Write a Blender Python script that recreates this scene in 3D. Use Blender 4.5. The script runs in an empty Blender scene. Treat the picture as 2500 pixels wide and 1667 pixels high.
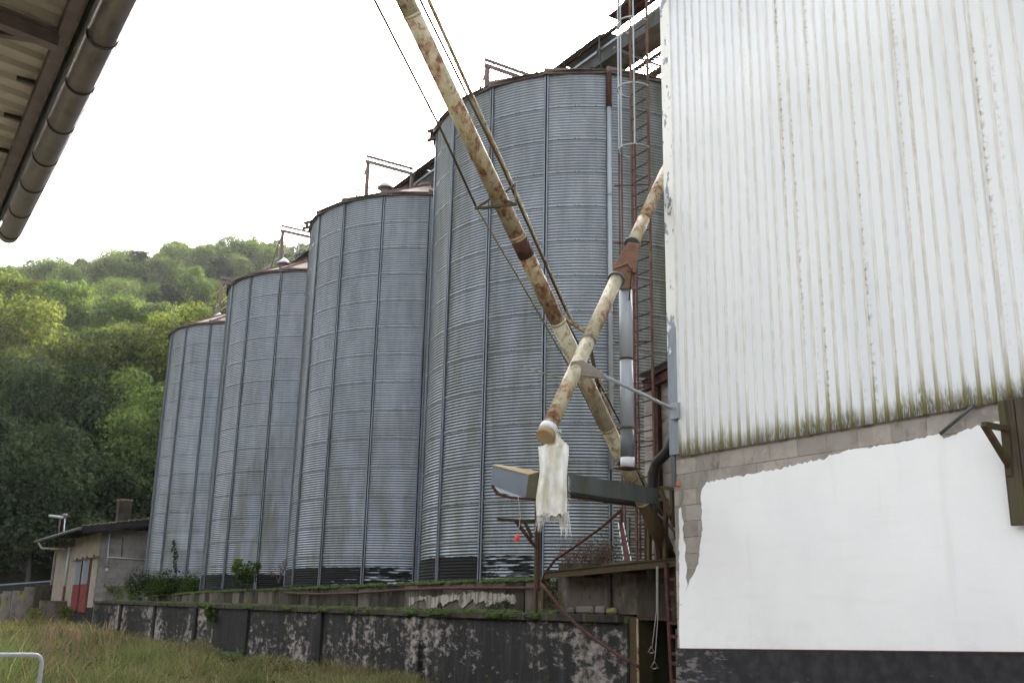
import bpy, math, random
import numpy as np
from mathutils import Vector, Matrix
random.seed(7); RNG = np.random.default_rng(11)
sc = bpy.context.scene
COL = sc.collection
EYE = 1.65                                   # metres of the eye above the yard

# ------------------------------------------------------------------ camera
F_PX = 2473.277                              # focal length, for a frame 2500 px wide

FW = np.array([math.sin(.5701)*math.cos(.2640), math.cos(.5701)*math.cos(.2640), math.sin(.2640)])
r0 = np.cross(FW, [0, 0, 1]); r0 /= np.linalg.norm(r0); u0 = np.cross(r0, FW)
RT = math.cos(.0197)*r0 + math.sin(.0197)*u0
UP = -math.sin(.0197)*r0 + math.cos(.0197)*u0
cd = bpy.data.cameras.new('camera'); cam = bpy.data.objects.new('camera', cd); COL.objects.link(cam)
cd.sensor_width = 36; cd.lens = 36*F_PX/2500; cd.clip_start = .1; cd.clip_end = 3000
m = Matrix(((RT[0], UP[0], -FW[0], 0), (RT[1], UP[1], -FW[1], 0), (RT[2], UP[2], -FW[2], EYE), (0, 0, 0, 1)))
cam.matrix_world = m
sc.camera = cam
KK = 2500/2352
def P(x, y, X=None, Y=None, Z=None, D=None):
    """survey helper: sight line through a point of the photo cut by a real plane (relative heights Z are from eye level)"""
    d = FW + (x*KK-1250)/F_PX*RT - (y*KK-833.5)/F_PX*UP
    s = X/d[0] if X is not None else Y/d[1] if Y is not None else Z/d[2] if Z is not None else D/np.linalg.norm(d)
    p = d*s
    return Vector((p[0], p[1], p[2]+EYE))

# ------------------------------------------------------------------ light
SUN_EL, SUN_AZ = math.radians(28), math.radians(47)      # azimuth from +Y towards +X
w = bpy.data.worlds.new('World'); sc.world = w; w.use_nodes = True
nt = w.node_tree; bgn = nt.nodes['Background']
sky = nt.nodes.new('ShaderNodeTexSky'); sky.sky_type = 'NISHITA'; sky.sun_disc = False
sky.sun_elevation = SUN_EL; sky.sun_rotation = SUN_AZ; sky.air_density = 1.0; sky.dust_density = 8.0; sky.ozone_density = 0.6
hs_ = nt.nodes.new('ShaderNodeHueSaturation'); hs_.inputs['Saturation'].default_value = .22    # milky, hazy sky
nt.links.new(sky.outputs[0], hs_.inputs['Color']); nt.links.new(hs_.outputs[0], bgn.inputs[0]); bgn.inputs[1].default_value = .15
sd = bpy.data.lights.new('sun', 'SUN'); sun = bpy.data.objects.new('sun', sd); COL.objects.link(sun)
sd.energy = 3.2; sd.angle = math.radians(.6); sd.color = (1, .93, .8)
dv = Vector((math.sin(SUN_AZ)*math.cos(SUN_EL), math.cos(SUN_AZ)*math.cos(SUN_EL), math.sin(SUN_EL)))
sun.rotation_euler = dv.to_track_quat('Z', 'Y').to_euler()
sc.view_settings.view_transform = 'Standard'; sc.view_settings.look = 'None'
sc.view_settings.exposure = 2.66; sc.view_settings.gamma = 1; sc.view_settings.use_curve_mapping = False
sc.cycles.max_bounces = 6; sc.cycles.transparent_max_bounces = 6; sc.cycles.caustics_reflective = False; sc.cycles.caustics_refractive = False

# ------------------------------------------------------------------ materials
class NT:
    def __init__(s, name, rough=.7, metal=0.0, spec=.4):
        s.m = bpy.data.materials.new(name); s.m.use_nodes = True
        s.t = s.m.node_tree; s.b = s.t.nodes['Principled BSDF']
        s.b.inputs['Roughness'].default_value = rough; s.b.inputs['Metallic'].default_value = metal
        s.b.inputs['Specular IOR Level'].default_value = spec
        s.geo = s.t.nodes.new('ShaderNodeNewGeometry')
        s.tc = s.t.nodes.new('ShaderNodeTexCoord')
        s.oi = s.t.nodes.new('ShaderNodeObjectInfo')
    def n(s, typ, **kw):
        x = s.t.nodes.new(typ)
        for k, v in kw.items(): setattr(x, k, v)
        return x
    def put(s, inp, v):
        if isinstance(v, (int, float)): inp.default_value = v
        elif isinstance(v, (tuple, list)): inp.default_value = tuple(v) + ((1,) if len(v) == 3 and inp.type == 'RGBA' else ())
        else: s.t.links.new(v, inp)
    def noise(s, scale=(1, 1, 1), detail=5, rough=.6, off=0.0, space='w', dist=0.0):
        mp = s.n('ShaderNodeMapping'); s.t.links.new(s.geo.outputs['Position'] if space == 'w' else s.tc.outputs['Object'], mp.inputs[0])
        mp.inputs['Scale'].default_value = scale if isinstance(scale, tuple) else (scale,)*3
        mp.inputs['Location'].default_value = (off, off*.7, off*1.3)
        x = s.n('ShaderNodeTexNoise'); x.inputs['Scale'].default_value = 1; x.inputs['Detail'].default_value = detail
        x.inputs['Roughness'].default_value = rough; x.inputs['Distortion'].default_value = dist
        s.t.links.new(mp.outputs[0], x.inputs['Vector']); return x.outputs['Fac']
    def ramp(s, v, lo, hi, a=0., b=1.):
        x = s.n('ShaderNodeMapRange'); x.interpolation_type = 'SMOOTHSTEP'
        s.put(x.inputs['Value'], v); x.inputs['From Min'].default_value = lo; x.inputs['From Max'].default_value = hi
        x.inputs['To Min'].default_value = a; x.inputs['To Max'].default_value = b
        return x.outputs[0]
    def mth(s, op, a, b=0.):
        x = s.n('ShaderNodeMath', operation=op); s.put(x.inputs[0], a); s.put(x.inputs[1], b); return x.outputs[0]
    def mix(s, f, a, b, blend='MIX'):
        x = s.n('ShaderNodeMix', data_type='RGBA', blend_type=blend); s.put(x.inputs[0], f); s.put(x.inputs[6], a); s.put(x.inputs[7], b); return x.outputs[2]
    def attr(s, name, out='Fac'):
        x = s.n('ShaderNodeAttribute', attribute_name=name); return x.outputs[out]
    def sep(s, axis, space='w'):
        x = s.n('ShaderNodeSeparateXYZ'); s.t.links.new(s.geo.outputs['Position'] if space == 'w' else s.tc.outputs['Object'], x.inputs[0]); return x.outputs[axis]
    def bump(s, h, strength=.3, dist=.01):
        x = s.n('ShaderNodeBump'); x.inputs['Strength'].default_value = strength; x.inputs['Distance'].default_value = dist
        s.t.links.new(h, x.inputs['Height']); s.t.links.new(x.outputs[0], s.b.inputs['Normal'])
    def out(s, col, rough=None, metal=None):
        s.put(s.b.inputs['Base Color'], col)
        if rough is not None: s.put(s.b.inputs['Roughness'], rough)
        if metal is not None: s.put(s.b.inputs['Metallic'], metal)
        return s.m
def simple(name, base, layers=(), rough=.75, metal=0., bump=None, spec=.3, rnd=0.):
    """base colour plus layers (colour, noise scale, lo, hi, amount); bump=(scale, strength, distance)"""
    s = NT(name, rough, metal, spec); c = base
    for i, (col, scale, lo, hi, amt) in enumerate(layers):
        f = s.ramp(s.noise(scale, off=3.1*i+len(name)*.37), lo, hi, 0, amt); c = s.mix(f, c, col)
    if rnd:
        g = s.ramp(s.oi.outputs['Random'], 0, 1, 1-rnd, 1+rnd); mm = s.n('ShaderNodeCombineColor')
        for k in range(3): s.t.links.new(g, mm.inputs[k])
        c = s.mix(1.0, c, mm.outputs[0], 'MULTIPLY')
    if bump: s.bump(s.noise(bump[0], detail=6), bump[1], bump[2])
    return s.out(c)
M = {}
# galvanised silo sheet: zinc with dirt and painted underside shade in the corrugations, algae, rust specks
def galv_sheet(name, painted):
    s = NT(name, .5, .45, .5)
    base = s.mix(s.ramp(s.noise((3, 3, .6), detail=4), .3, .7), (.235, .268, .31), (.31, .347, .395))
    rv = s.ramp(s.oi.outputs['Random'], 0, 1, .94, 1.05); cc = s.n('ShaderNodeCombineColor')
    for k in range(3): s.t.links.new(rv, cc.inputs[k])
    base = s.mix(1.0, base, cc.outputs[0], 'MULTIPLY')
    # spangle / chalky white streaks running down
    base = s.mix(s.ramp(s.noise((9, 9, .5), off=5), .5, .75, 0, .35), base, (.40, .43, .46))
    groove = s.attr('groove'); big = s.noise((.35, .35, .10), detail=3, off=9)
    dirt_shade = s.mth('MULTIPLY', groove, s.ramp(s.noise((1.2, 1.2, .25), off=2), .25, .65, .72, 1.0))
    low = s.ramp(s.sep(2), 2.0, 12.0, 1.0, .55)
    dirt_shade = s.mth('MULTIPLY', dirt_shade, low)
    base = s.mix(dirt_shade, base, (.038, .034, .022))
    alg = s.mth('MULTIPLY', s.ramp(big, .50, .66, 0, .6), s.ramp(s.noise((5, 5, .5), off=14), .35, .7, .15, 1))
    base = s.mix(alg, base, (.075, .078, .045))
    # greener towards the foot, where splashes and damp reach
    foot = s.mth('MULTIPLY', s.ramp(s.sep(2), 2.5, 11.0, .6, .05), s.ramp(s.noise((1.6, 1.6, .5), detail=6, off=20), .42, .66))
    base = s.mix(foot, base, (.085, .085, .045))
    grime_shade = s.mth('MULTIPLY', s.ramp(s.sep(0), 15.1, 16.4, 0, .7), s.ramp(s.noise((1.5, 1.5, .35), off=77), .3, .6, .45, 1))  # brown grime plus painted shade on the side towards the white building
    base = s.mix(grime_shade, base, (.062, .06, .036))
    rst = s.ramp(s.noise((14, 14, 2.0), off=30), .68, .75, 0, .6); base = s.mix(rst, base, (.20, .10, .045))
    rough = .42; metal = s.ramp(dirt_shade, 0, 1, .6, .0)
    if painted:                                # tar paint brushed over the lowest sheets
        ct = s.n('ShaderNodeSeparateColor'); s.t.links.new(s.oi.outputs['Color'], ct.inputs[0])
        edge = s.mth('ADD', s.mth('MULTIPLY', s.noise((2.5, 2.5, 18), detail=4, off=40), .9), s.mth('MULTIPLY', s.noise((.8, .8, 9), detail=2, off=41), .6))
        hz = s.mth('ADD', s.sep(2, 'o'), s.mth('MULTIPLY', s.mth('SUBTRACT', s.noise((3, 3, 3), off=44), .5), .12))
        top = s.ramp(hz, .56, .585, 1, 0)
        cov = s.mth('MULTIPLY', s.ramp(s.mth('SUBTRACT', edge, ct.outputs[0]), -.22, -.16, 1, 0), top)
        base = s.mix(cov, base, (.005, .005, .005)); metal = s.ramp(cov, 0, 1, .45, .0)
        rough = s.ramp(cov, 0, 1, .42, .95)
    s.bump(s.noise(40, detail=3), .08, .004)
    return s.out(base, rough, metal)
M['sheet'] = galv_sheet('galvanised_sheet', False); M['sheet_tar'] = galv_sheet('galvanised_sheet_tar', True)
M['bolt'] = simple('bolt_steel', (.05, .045, .04), rough=.6, metal=.3)
M['galv'] = simple('galvanised_steel', (.20, .225, .255), [((.13, .14, .15), (2, 2, .4), .4, .7, .7), ((.14, .13, .07), (3, 3, .5), .58, .72, .7), ((.3, .32, .34), 7, .6, .75, .4)], .5, .35, (25, .1, .004), .5, .08)
M['galv_light'] = simple('zinc_pipe', (.30, .325, .355), [((.22, .24, .26), (3, 3, .5), .4, .7, .8), ((.13, .14, .07), (4, 4, .8), .62, .75, .7)], .5, .15, (60, .08, .002), .5)
M['galv_dull'] = simple('weathered_zinc', (.105, .115, .12), [((.06, .065, .04), (2, 2, .5), .4, .65, .8), ((.18, .19, .2), 5, .6, .8, .5)], .6, .3, (30, .1, .003))
M['rust'] = simple('rusty_steel', (.062, .027, .019), [((.025, .016, .013), 9, .45, .65, .8), ((.12, .05, .025), 23, .55, .7, .7), ((.06, .055, .02), (4, 4, 2), .58, .72, .6)], .85, .1, (60, .25, .004))
M['rust_olive'] = simple('mossy_rusty_steel', (.055, .044, .02), [((.07, .034, .02), 6, .48, .62, .9), ((.07, .073, .022), 11, .55, .72, .8), ((.13, .12, .08), 31, .64, .74, .6)], .85, .05, (50, .25, .004))
M['red_rust'] = simple('red_oxide_steel', (.095, .035, .028), [((.04, .02, .017), 7, .45, .65, .8), ((.25, .2, .17), 19, .62, .7, .6)], .75, .1, (50, .2, .003))
M['roof_rust'] = simple('roof_red_weathered', (.15, .09, .072), [((.22, .18, .155), 2.5, .42, .66, .8), ((.15, .09, .07), 6, .5, .7, .7), ((.22, .2, .09), 3.3, .6, .7, .7)], .7, .15, (30, .2, .004), .3, .12)
M['eave'] = simple('eave_flashing', (.15, .12, .11), [((.13, .09, .08), 5, .45, .65, .8), ((.32, .30, .28), 9, .6, .72, .6)], .65, .25, (30, .15, .003), .3, .1)
def cream_pipe(name, rusty):
    s = NT(name, .55, 0., .45)
    c = s.mix(s.ramp(s.noise((3, 3, 2)), .35, .7), (.42, .39, .28), (.31, .285, .18))
    c = s.mix(s.ramp(s.noise((6, 6, 3), off=4), .52, .66, 0, .6), c, (.16, .145, .06))
    nz = s.noise((2.0, 2.0, 1.1), detail=8, rough=.7, off=rusty*7, dist=.4)
    c = s.mix(s.mth('MULTIPLY', s.ramp(nz, .50-rusty*.10, .62-rusty*.08, 0, .75), s.ramp(s.noise((9, 9, 3), detail=5, off=41), .35, .62, .35, 1)), c, (.27, .17, .07))
    f = s.ramp(nz, .60-rusty*.11, .65-rusty*.10)
    f = s.mth('MULTIPLY', f, s.ramp(s.noise(12, detail=6, off=8), .36, .60))
    c = s.mix(f, c, s.mix(s.ramp(s.noise(22, off=6), .4, .6), (.19, .075, .032), (.085, .036, .018)))
    f2 = s.mth('MULTIPLY', s.ramp(s.noise((8, 8, 5), detail=8, rough=.72, off=53), .53, .60, 0, .9), s.ramp(s.noise((1.3, 1.3, 1), off=57), .38, .58, .25, 1))
    c = s.mix(f2, c, s.mix(s.ramp(s.noise(30, off=58), .4, .6), (.22, .10, .045), (.12, .06, .03)))
    c = s.mix(s.ramp(s.noise((30, 30, 18), off=17), .62, .67, 0, .9), c, (.07, .04, .025))
    s.bump(s.noise(26, detail=6, off=8), .25, .004)
    return s.out(c, s.ramp(f, 0, 1, .5, .85))
M['cream'] = cream_pipe('cream_paint_over_rust', .6); M['cream_rusty'] = cream_pipe('cream_paint_flaking', 1.0)
M['concrete'] = simple('stained_concrete', (.115, .095, .078), [((.05, .042, .03), (1.5, 1.5, 1.2), .42, .62, .9), ((.20, .165, .14), (4, 4, 2), .58, .7, .7), ((.05, .052, .016), (3, 3, 3), .56, .68, .8), ((.04, .036, .033), (7, 7, 1.5), .55, .72, .7)], .9, 0, (30, .5, .01), .2, .1)
M['concrete_dark'] = simple('algae_dark_concrete', (.052, .043, .034), [((.018, .016, .013), (2, 2, 1), .4, .62, .9), ((.11, .09, .078), (5, 5, 1.4), .56, .7, .8), ((.035, .038, .010), (3, 3, 2), .52, .66, .8)], .92, 0, (26, .6, .012), .2, .12)
M['pale_concrete'] = simple('pale_precast_concrete', (.17, .15, .135), [((.09, .08, .068), (1, 1, 1.5), .4, .65, .8), ((.22, .20, .03), (1.2, 1.2, .8), .55, .64, .9), ((.06, .055, .045), (3, 3, 1), .58, .72, .8)], .9, 0, (20, .4, .01), .2, .18)
# black painted, flaking retaining wall
def black_wall():
    s = NT('flaking_black_wall', .62, 0, .35)
    big = s.noise((.5, .28, .55), detail=3, off=2); fine = s.noise((3, 2.6, 5.2), detail=11, rough=.76, off=5); run = s.noise((5, 4.5, .5), detail=6, rough=.65, off=9)
    v = s.mth('ADD', s.mth('MULTIPLY', fine, .60), s.mth('ADD', s.mth('MULTIPLY', run, .16), s.mth('MULTIPLY', big, .40)))
    pink = s.mix(s.ramp(s.noise(7, off=21), .35, .65), (.14, .118, .108), (.25, .22, .20))
    blk = s.mix(s.ramp(s.noise((5, 5, .8), off=31), .42, .7), (.007, .0065, .0075), (.024, .023, .028))
    blk = s.mix(s.ramp(s.noise((9, 9, .5), off=33), .56, .75, 0, .6), blk, (.055, .055, .065))
    far = s.ramp(s.sep(1), 22, 46, 0, .008)
    f = s.ramp(s.mth('ADD', v, far), .598, .648)
    c = s.mix(f, blk, pink)
    c = s.mix(s.ramp(s.mth('ADD', fine, big), 1.14, 1.22, 0, .8), c, (.30, .26, .235))
    grn = s.ramp(s.noise((2, 2, .7), off=50), .57, .70, 0, .6); c = s.mix(grn, c, (.03, .03, .012))
    s.bump(v, .6, .03)
    return s.out(c, s.ramp(f, 0, 1, .55, .9))
M['black_wall'] = black_wall()
M['tar'] = simple('tar_coat', (.009, .0085, .009), [((.022, .021, .022), (4, 4, 1), .45, .7, .8), ((.03, .028, .012), (3, 3, 1), .58, .7, .8)], .6, 0, (20, .4, .01))
def plinth():
    s = NT('scuffed_black_plinth', .6, 0, .35)
    v = s.noise((3, 2.2, 7), detail=9, rough=.7, off=3); left = s.ramp(s.sep(1), 10.6, 12.0, 0, .16)
    f = s.ramp(s.mth('ADD', v, left), .62, .70, 0, .85)
    c = s.mix(s.ramp(s.noise(5, off=4), .35, .7), (.009, .009, .011), (.028, .028, .034))
    c = s.mix(f, c, (.17, .15, .14)); s.bump(v, .4, .01); return s.out(c)
M['plinth'] = plinth()
M['block'] = simple('concrete_block', (.325, .295, .262), [((.25, .225, .20), 3, .4, .65, .8), ((.42, .37, .33), 9, .55, .7, .6), ((.13, .125, .05), (2.2, 2.2, 1.0), .60, .70, .7), ((.12, .10, .085), 40, .60, .72, .5)], .93, 0, (70, .6, .006), .15, .14)
M['mortar'] = simple('mortar', (.33, .29, .25), [((.11, .10, .085), 6, .45, .65, .8)], .95, 0, (60, .5, .005))
M['mortar_grey'] = simple('grey_mortar', (.19, .165, .15), [((.10, .09, .08), 4, .5, .7, .6)], .95)
M['block_grey'] = simple('grey_block', (.22, .205, .195), [((.18, .168, .16), 2, .4, .65, .8), ((.15, .12, .105), 1.5, .55, .65, .7)], .93, 0, (60, .5, .006), .15, .14)
M['render_cream'] = simple('cream_render', (.27, .235, .195), [((.22, .19, .15), 1.2, .4, .65, .8), ((.36, .33, .29), 2.5, .5, .7, .7), ((.28, .23, .06), (1.2, .9, .5), .58, .68, .8)], .9, 0, (30, .2, .005))
def plaster():
    s = NT('white_masonry_paint', .75, 0, .3)
    c = s.mix(s.ramp(s.noise((.7, .7, .5), detail=6), .35, .7), (.80, .80, .795), (.75, .75, .75))
    c = s.mix(s.ramp(s.noise((.8, 1.1, 9), off=7), .52, .74, 0, .25), c, (.69, .68, .665))
    c = s.mix(s.ramp(s.noise((3, 3, .35), detail=5, off=27), .56, .74, 0, .35), c, (.66, .65, .63))
    c = s.mix(s.mth('MULTIPLY', s.ramp(s.sep(2), 1.2, 1.9, .3, 0), s.ramp(s.noise((3, 3, 5), detail=7, off=37), .45, .68)), c, (.58, .55, .51))
    c = s.mix(s.ramp(s.noise(90, detail=2, off=3), .77, .80, 0, .5), c, (.35, .3, .26))
    edge = s.attr('edge'); e2 = s.mth('MULTIPLY', edge, s.ramp(s.noise((6, 6, 6), off=11), .42, .62)); c = s.mix(e2, c, (.5, .45, .38))
    s.bump(s.noise((9, 9, 30), detail=5), .18, .004); return s.out(c)
M['plaster'] = plaster()
def white_sheet(name):
    s = NT(name, .42, 0, .45)
    c = s.mix(s.ramp(s.noise((1.5, 1.5, .25)), .35, .7), (.72, .735, .755), (.66, .68, .705))
    rib = s.attr('rib'); z = s.sep(2)
    runs = s.noise((24, 24, .35), detail=5, off=3); runs2 = s.noise((7, 7, .12), detail=2, off=8)
    tan = s.mix(s.ramp(s.noise((20, 20, 4), off=4), .4, .6), (.61, .60, .565), (.51, .49, .44))
    c = s.mix(s.mth('MULTIPLY', rib, s.ramp(runs2, .30, .62, .5, 1.0)), c, tan)
    # lines of dark spots where the rib meets the pan
    ln = s.attr('line'); c = s.mix(s.mth('MULTIPLY', ln, s.mth('MULTIPLY', s.ramp(s.noise((9, 9, 14), off=19), .48, .62), s.ramp(runs2, .55, .66))), c, (.22, .19, .15))
    # algae creeping up from the lower edge in tufts
    hgt = s.mth('ADD', s.mth('MULTIPLY', s.noise((12, 12, .9), detail=6, rough=.75, off=23), 1.3), s.mth('MULTIPLY', s.noise((1.6, 1.6, .3), detail=2, off=29), 1.1))
    top = s.mth('SUBTRACT', z, s.mth('MULTIPLY', hgt, .62))
    a = s.ramp(top, 3.36, 3.72, 1, 0); a = s.mth('MULTIPLY', a, s.ramp(s.noise((46, 46, 9), detail=6, off=35), .36, .54, .2, 1))
    c = s.mix(s.mth('MULTIPLY', a, .85), c, s.mix(s.ramp(s.noise(14, off=2), .4, .6), (.055, .052, .025), (.17, .165, .06)))
    ribl = s.mth('MULTIPLY', rib, s.ramp(s.mth('ADD', z, s.mth('MULTIPLY', runs2, -1.8)), 3.15, 3.9, .9, 0)); c = s.mix(ribl, c, (.19, .175, .05))
    c = s.mix(s.mth('MULTIPLY', s.ramp(runs, .62, .70, 0, .22), s.ramp(z, 4, 8, .9, .2)), c, (.42, .40, .30))
    c = s.mix(s.ramp(s.noise(60, detail=1, off=61), .80, .82, 0, .9), c, (.2, .18, .16))
    s.bump(s.noise((5, 5, 1.5)), .12, .01); return s.out(c)
M['white_sheet'] = white_sheet('white_profiled_sheet')
def corner_flash():
    s = NT('peeling_corner_flashing', .5, .2, .4)
    c = s.mix(s.ramp(s.noise((3, 3, .7)), .35, .65), (.17, .195, .23), (.25, .28, .32))
    z = s.sep(2); p = s.mth('ADD', s.noise((5, 5, 2.4), detail=7, rough=.65, off=4), s.ramp(z, 4.4, 7.2, -.14, .15))
    f = s.ramp(p, .555, .575); f = s.mth('MULTIPLY', f, s.ramp(z, 8.8, 9.6, .9, 1.0))
    c = s.mix(f, c, (.70, .69, .66)); c = s.mix(s.ramp(s.noise(9, off=12), .64, .70, 0, .7), c, (.20, .15, .12))
    s.bump(f, .3, .004); return s.out(c)
M['flash'] = corner_flash()
M['gutter'] = simple('brown_grey_gutter', (.30, .26, .235), [((.36, .32, .29), (2, 9, 2), .4, .7, .8), ((.10, .085, .08), (8, 4, 8), .5, .7, .6), ((.22, .16, .12), (14, 3, 14), .66, .76, .4)], .3, .7, (22, .1, .003), .5)
M['under'] = simple('roof_sheet_underside', (.40, .36, .27), [((.34, .31, .235), 3, .4, .7, .8), ((.16, .13, .10), 9, .6, .72, .5)], .7, 0, (30, .15, .004))
M['brown_steel'] = simple('brown_painted_steel', (.125, .10, .088), [((.09, .07, .062), 5, .4, .65, .8), ((.18, .14, .11), 13, .6, .72, .6)], .6, 0, (30, .15, .003))
M['dark'] = simple('dark_steel', (.035, .03, .028), [((.06, .05, .04), 6, .5, .7, .7)], .6, .1)
M['wood'] = simple('weathered_board', (.075, .06, .04), [((.035, .028, .018), (22, 22, .8), .4, .62, .9), ((.075, .073, .028), (6, 6, .6), .52, .66, .8)], .9, 0, ((30, 30, 1.5), .5, .006))
M['void'] = simple('dark_interior', (.012, .011, .010), rough=.95)
M['cap_white'] = simple('white_sheet_cap', (.45, .47, .50), [((.42, .42, .42), 4, .5, .7, .6)], .45, .2)
M['bluegrey'] = simple('blue_grey_sheet', (.20, .235, .28), [((.15, .17, .20), 3, .4, .65, .7), ((.15, .12, .09), 7, .62, .70, .7)], .5, .2, (30, .1, .003))
M['olive_sheet'] = simple('olive_stained_sheet', (.10, .10, .062), [((.10, .095, .06), 4, .4, .65, .8), ((.22, .22, .2), 9, .6, .7, .5)], .65, .1, (30, .1, .003))
M['tan_sheet'] = simple('tan_lining', (.32, .24, .13), [((.28, .2, .10), 5, .45, .7, .7)], .8, 0, (20, .1, .003))
M['red_paint'] = simple('faded_red_paint', (.14, .025, .022), [((.20, .07, .06), 5, .5, .7, .7), ((.15, .04, .035), 3, .45, .65, .7)], .65, 0, (40, .15, .003))
M['red_plastic'] = simple('red_plastic', (.62, .045, .03), [((.45, .05, .04), 20, .5, .7, .6)], .45)
M['glass'] = simple('dusty_glass', (.20, .23, .27), [((.27, .28, .29), 3, .4, .7, .7)], .28, 0, None, .5)
M['white_pvc'] = simple('white_pvc', (.50, .51, .54), [((.5, .5, .48), 6, .5, .7, .6)], .5)
M['black_roofedge'] = simple('bitumen_verge', (.012, .012, .015), [((.03, .03, .034), 3, .5, .7, .6)], .7)
M['tile'] = simple('old_roof_tile', (.16, .12, .075), [((.30, .26, .10), 3, .5, .64, .8), ((.12, .08, .06), 5, .5, .7, .7)], .85, 0, None, .2, .15)
M['brick'] = simple('orange_brick', (.40, .15, .08), [((.30, .12, .07), 20, .5, .7, .7)], .85)
M['rubber'] = simple('black_rubber_hose', (.018, .017, .016), [((.05, .045, .035), 8, .55, .7, .6)], .55)
M['wire'] = simple('olive_wire', (.12, .12, .06), [((.2, .19, .15), 9, .5, .7, .6)], .7)
M['rope'] = simple('pale_cord', (.32, .30, .26), [((.2, .18, .14), 20, .5, .7, .6)], .9)
def sack():
    s = NT('frayed_woven_sack', .85, 0, .2)
    c = s.mix(s.ramp(s.noise((5, 5, 2)), .38, .62), (.70, .70, .68), (.50, .475, .37)); c = s.mix(s.ramp(s.noise((3, 3, 1), off=5), .52, .68, 0, .8), c, (.50, .47, .36))
    s.bump(s.noise((60, 60, 14), detail=6), .6, .006); return s.out(c)
M['sack'] = sack()
M['soil'] = simple('yard_soil', (.045, .038, .024), [((.035, .038, .016), .8, .42, .62, .9), ((.12, .10, .07), 2.5, .55, .7, .7)], .95, 0, (12, .6, .03))
M['bounce_pave'] = simple('worn_concrete_yard', (.30, .27, .235), [((.2, .18, .15), .8, .42, .62, .9), ((.12, .12, .07), 2.5, .58, .7, .7)], .9, 0, (12, .4, .01))  # only for the unseen pale paving added to bounce light
M['terrace'] = simple('terrace_earth', (.06, .055, .03), [((.05, .07, .018), 2, .42, .6, .9)], .95, 0, (14, .6, .03))
M['forest_floor'] = simple('forest_floor', (.03, .035, .015), [((.05, .045, .025), .3, .4, .7, .8)], .95)
def leafmat(name, a, b, trans=.35, accent=None):
    s = NT(name, .85, 0, .08); t = s.t
    c = s.mix(s.ramp(s.noise(.45, detail=3), .35, .65), a, b)
    c = s.mix(s.ramp(s.noise(3.0, detail=2, off=5), .4, .7, 0, .5), c, tuple(x*1.25 for x in b))
    if accent: c = s.mix(s.ramp(s.noise(.8, detail=4, off=9), .55, .68, 0, .8), c, accent)
    g = s.mth('MULTIPLY', s.ramp(s.oi.outputs['Random'], 0, 1, .78, 1.22), s.attr('lv')); mm = s.n('ShaderNodeCombineColor')
    for k in range(3): t.links.new(g, mm.inputs[k])
    c = s.mix(1., c, mm.outputs[0], 'MULTIPLY')
    s.put(s.b.inputs['Base Color'], c)
    tr = s.n('ShaderNodeBsdfTranslucent'); t.links.new(s.mix(1., c, (1.35, 1.4, .58), 'MULTIPLY'), tr.inputs[0])
    mx = s.n('ShaderNodeMixShader'); mx.inputs[0].default_value = trans
    t.links.new(s.b.outputs[0], mx.inputs[1]); t.links.new(tr.outputs[0], mx.inputs[2]); t.links.new(mx.outputs[0], t.nodes['Material Output'].inputs[0])
    return s.m
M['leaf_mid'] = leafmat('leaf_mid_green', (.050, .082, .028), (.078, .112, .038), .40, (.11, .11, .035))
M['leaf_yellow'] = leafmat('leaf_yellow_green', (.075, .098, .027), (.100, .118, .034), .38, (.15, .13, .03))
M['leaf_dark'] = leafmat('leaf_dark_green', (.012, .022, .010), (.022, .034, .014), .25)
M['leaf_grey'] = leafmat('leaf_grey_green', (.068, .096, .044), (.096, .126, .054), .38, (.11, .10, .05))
M['leaf_low'] = leafmat('leaf_undergrowth', (.028, .05, .012), (.05, .08, .018), .35)
M['moss'] = simple('bright_moss', (.028, .05, .007), [((.055, .085, .012), 7, .45, .65, .9), ((.03, .026, .01), 4, .55, .7, .8)], .95, 0, (50, .8, .02))
M['twig'] = simple('dead_twig', (.085, .05, .036), [((.13, .11, .06), 5, .5, .65, .7)], .9)
M['bark'] = simple('tree_bark', (.09, .08, .065), [((.05, .045, .04), (9, 9, 1.2), .4, .65, .9)], .9, 0, ((14, 14, 2), .6, .02))
def blademat():
    s = NT('grass_blade', .7, 0, .2); t = s.t; c = s.attr('tint', 'Color'); s.put(s.b.inputs['Base Color'], c)
    tr = s.n('ShaderNodeBsdfTranslucent'); t.links.new(c, tr.inputs[0]); mx = s.n('ShaderNodeMixShader'); mx.inputs[0].default_value = .35
    t.links.new(s.b.outputs[0], mx.inputs[1]); t.links.new(tr.outputs[0], mx.inputs[2]); t.links.new(mx.outputs[0], t.nodes['Material Output'].inputs[0]); return s.m
M['blade'] = blademat()

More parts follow.
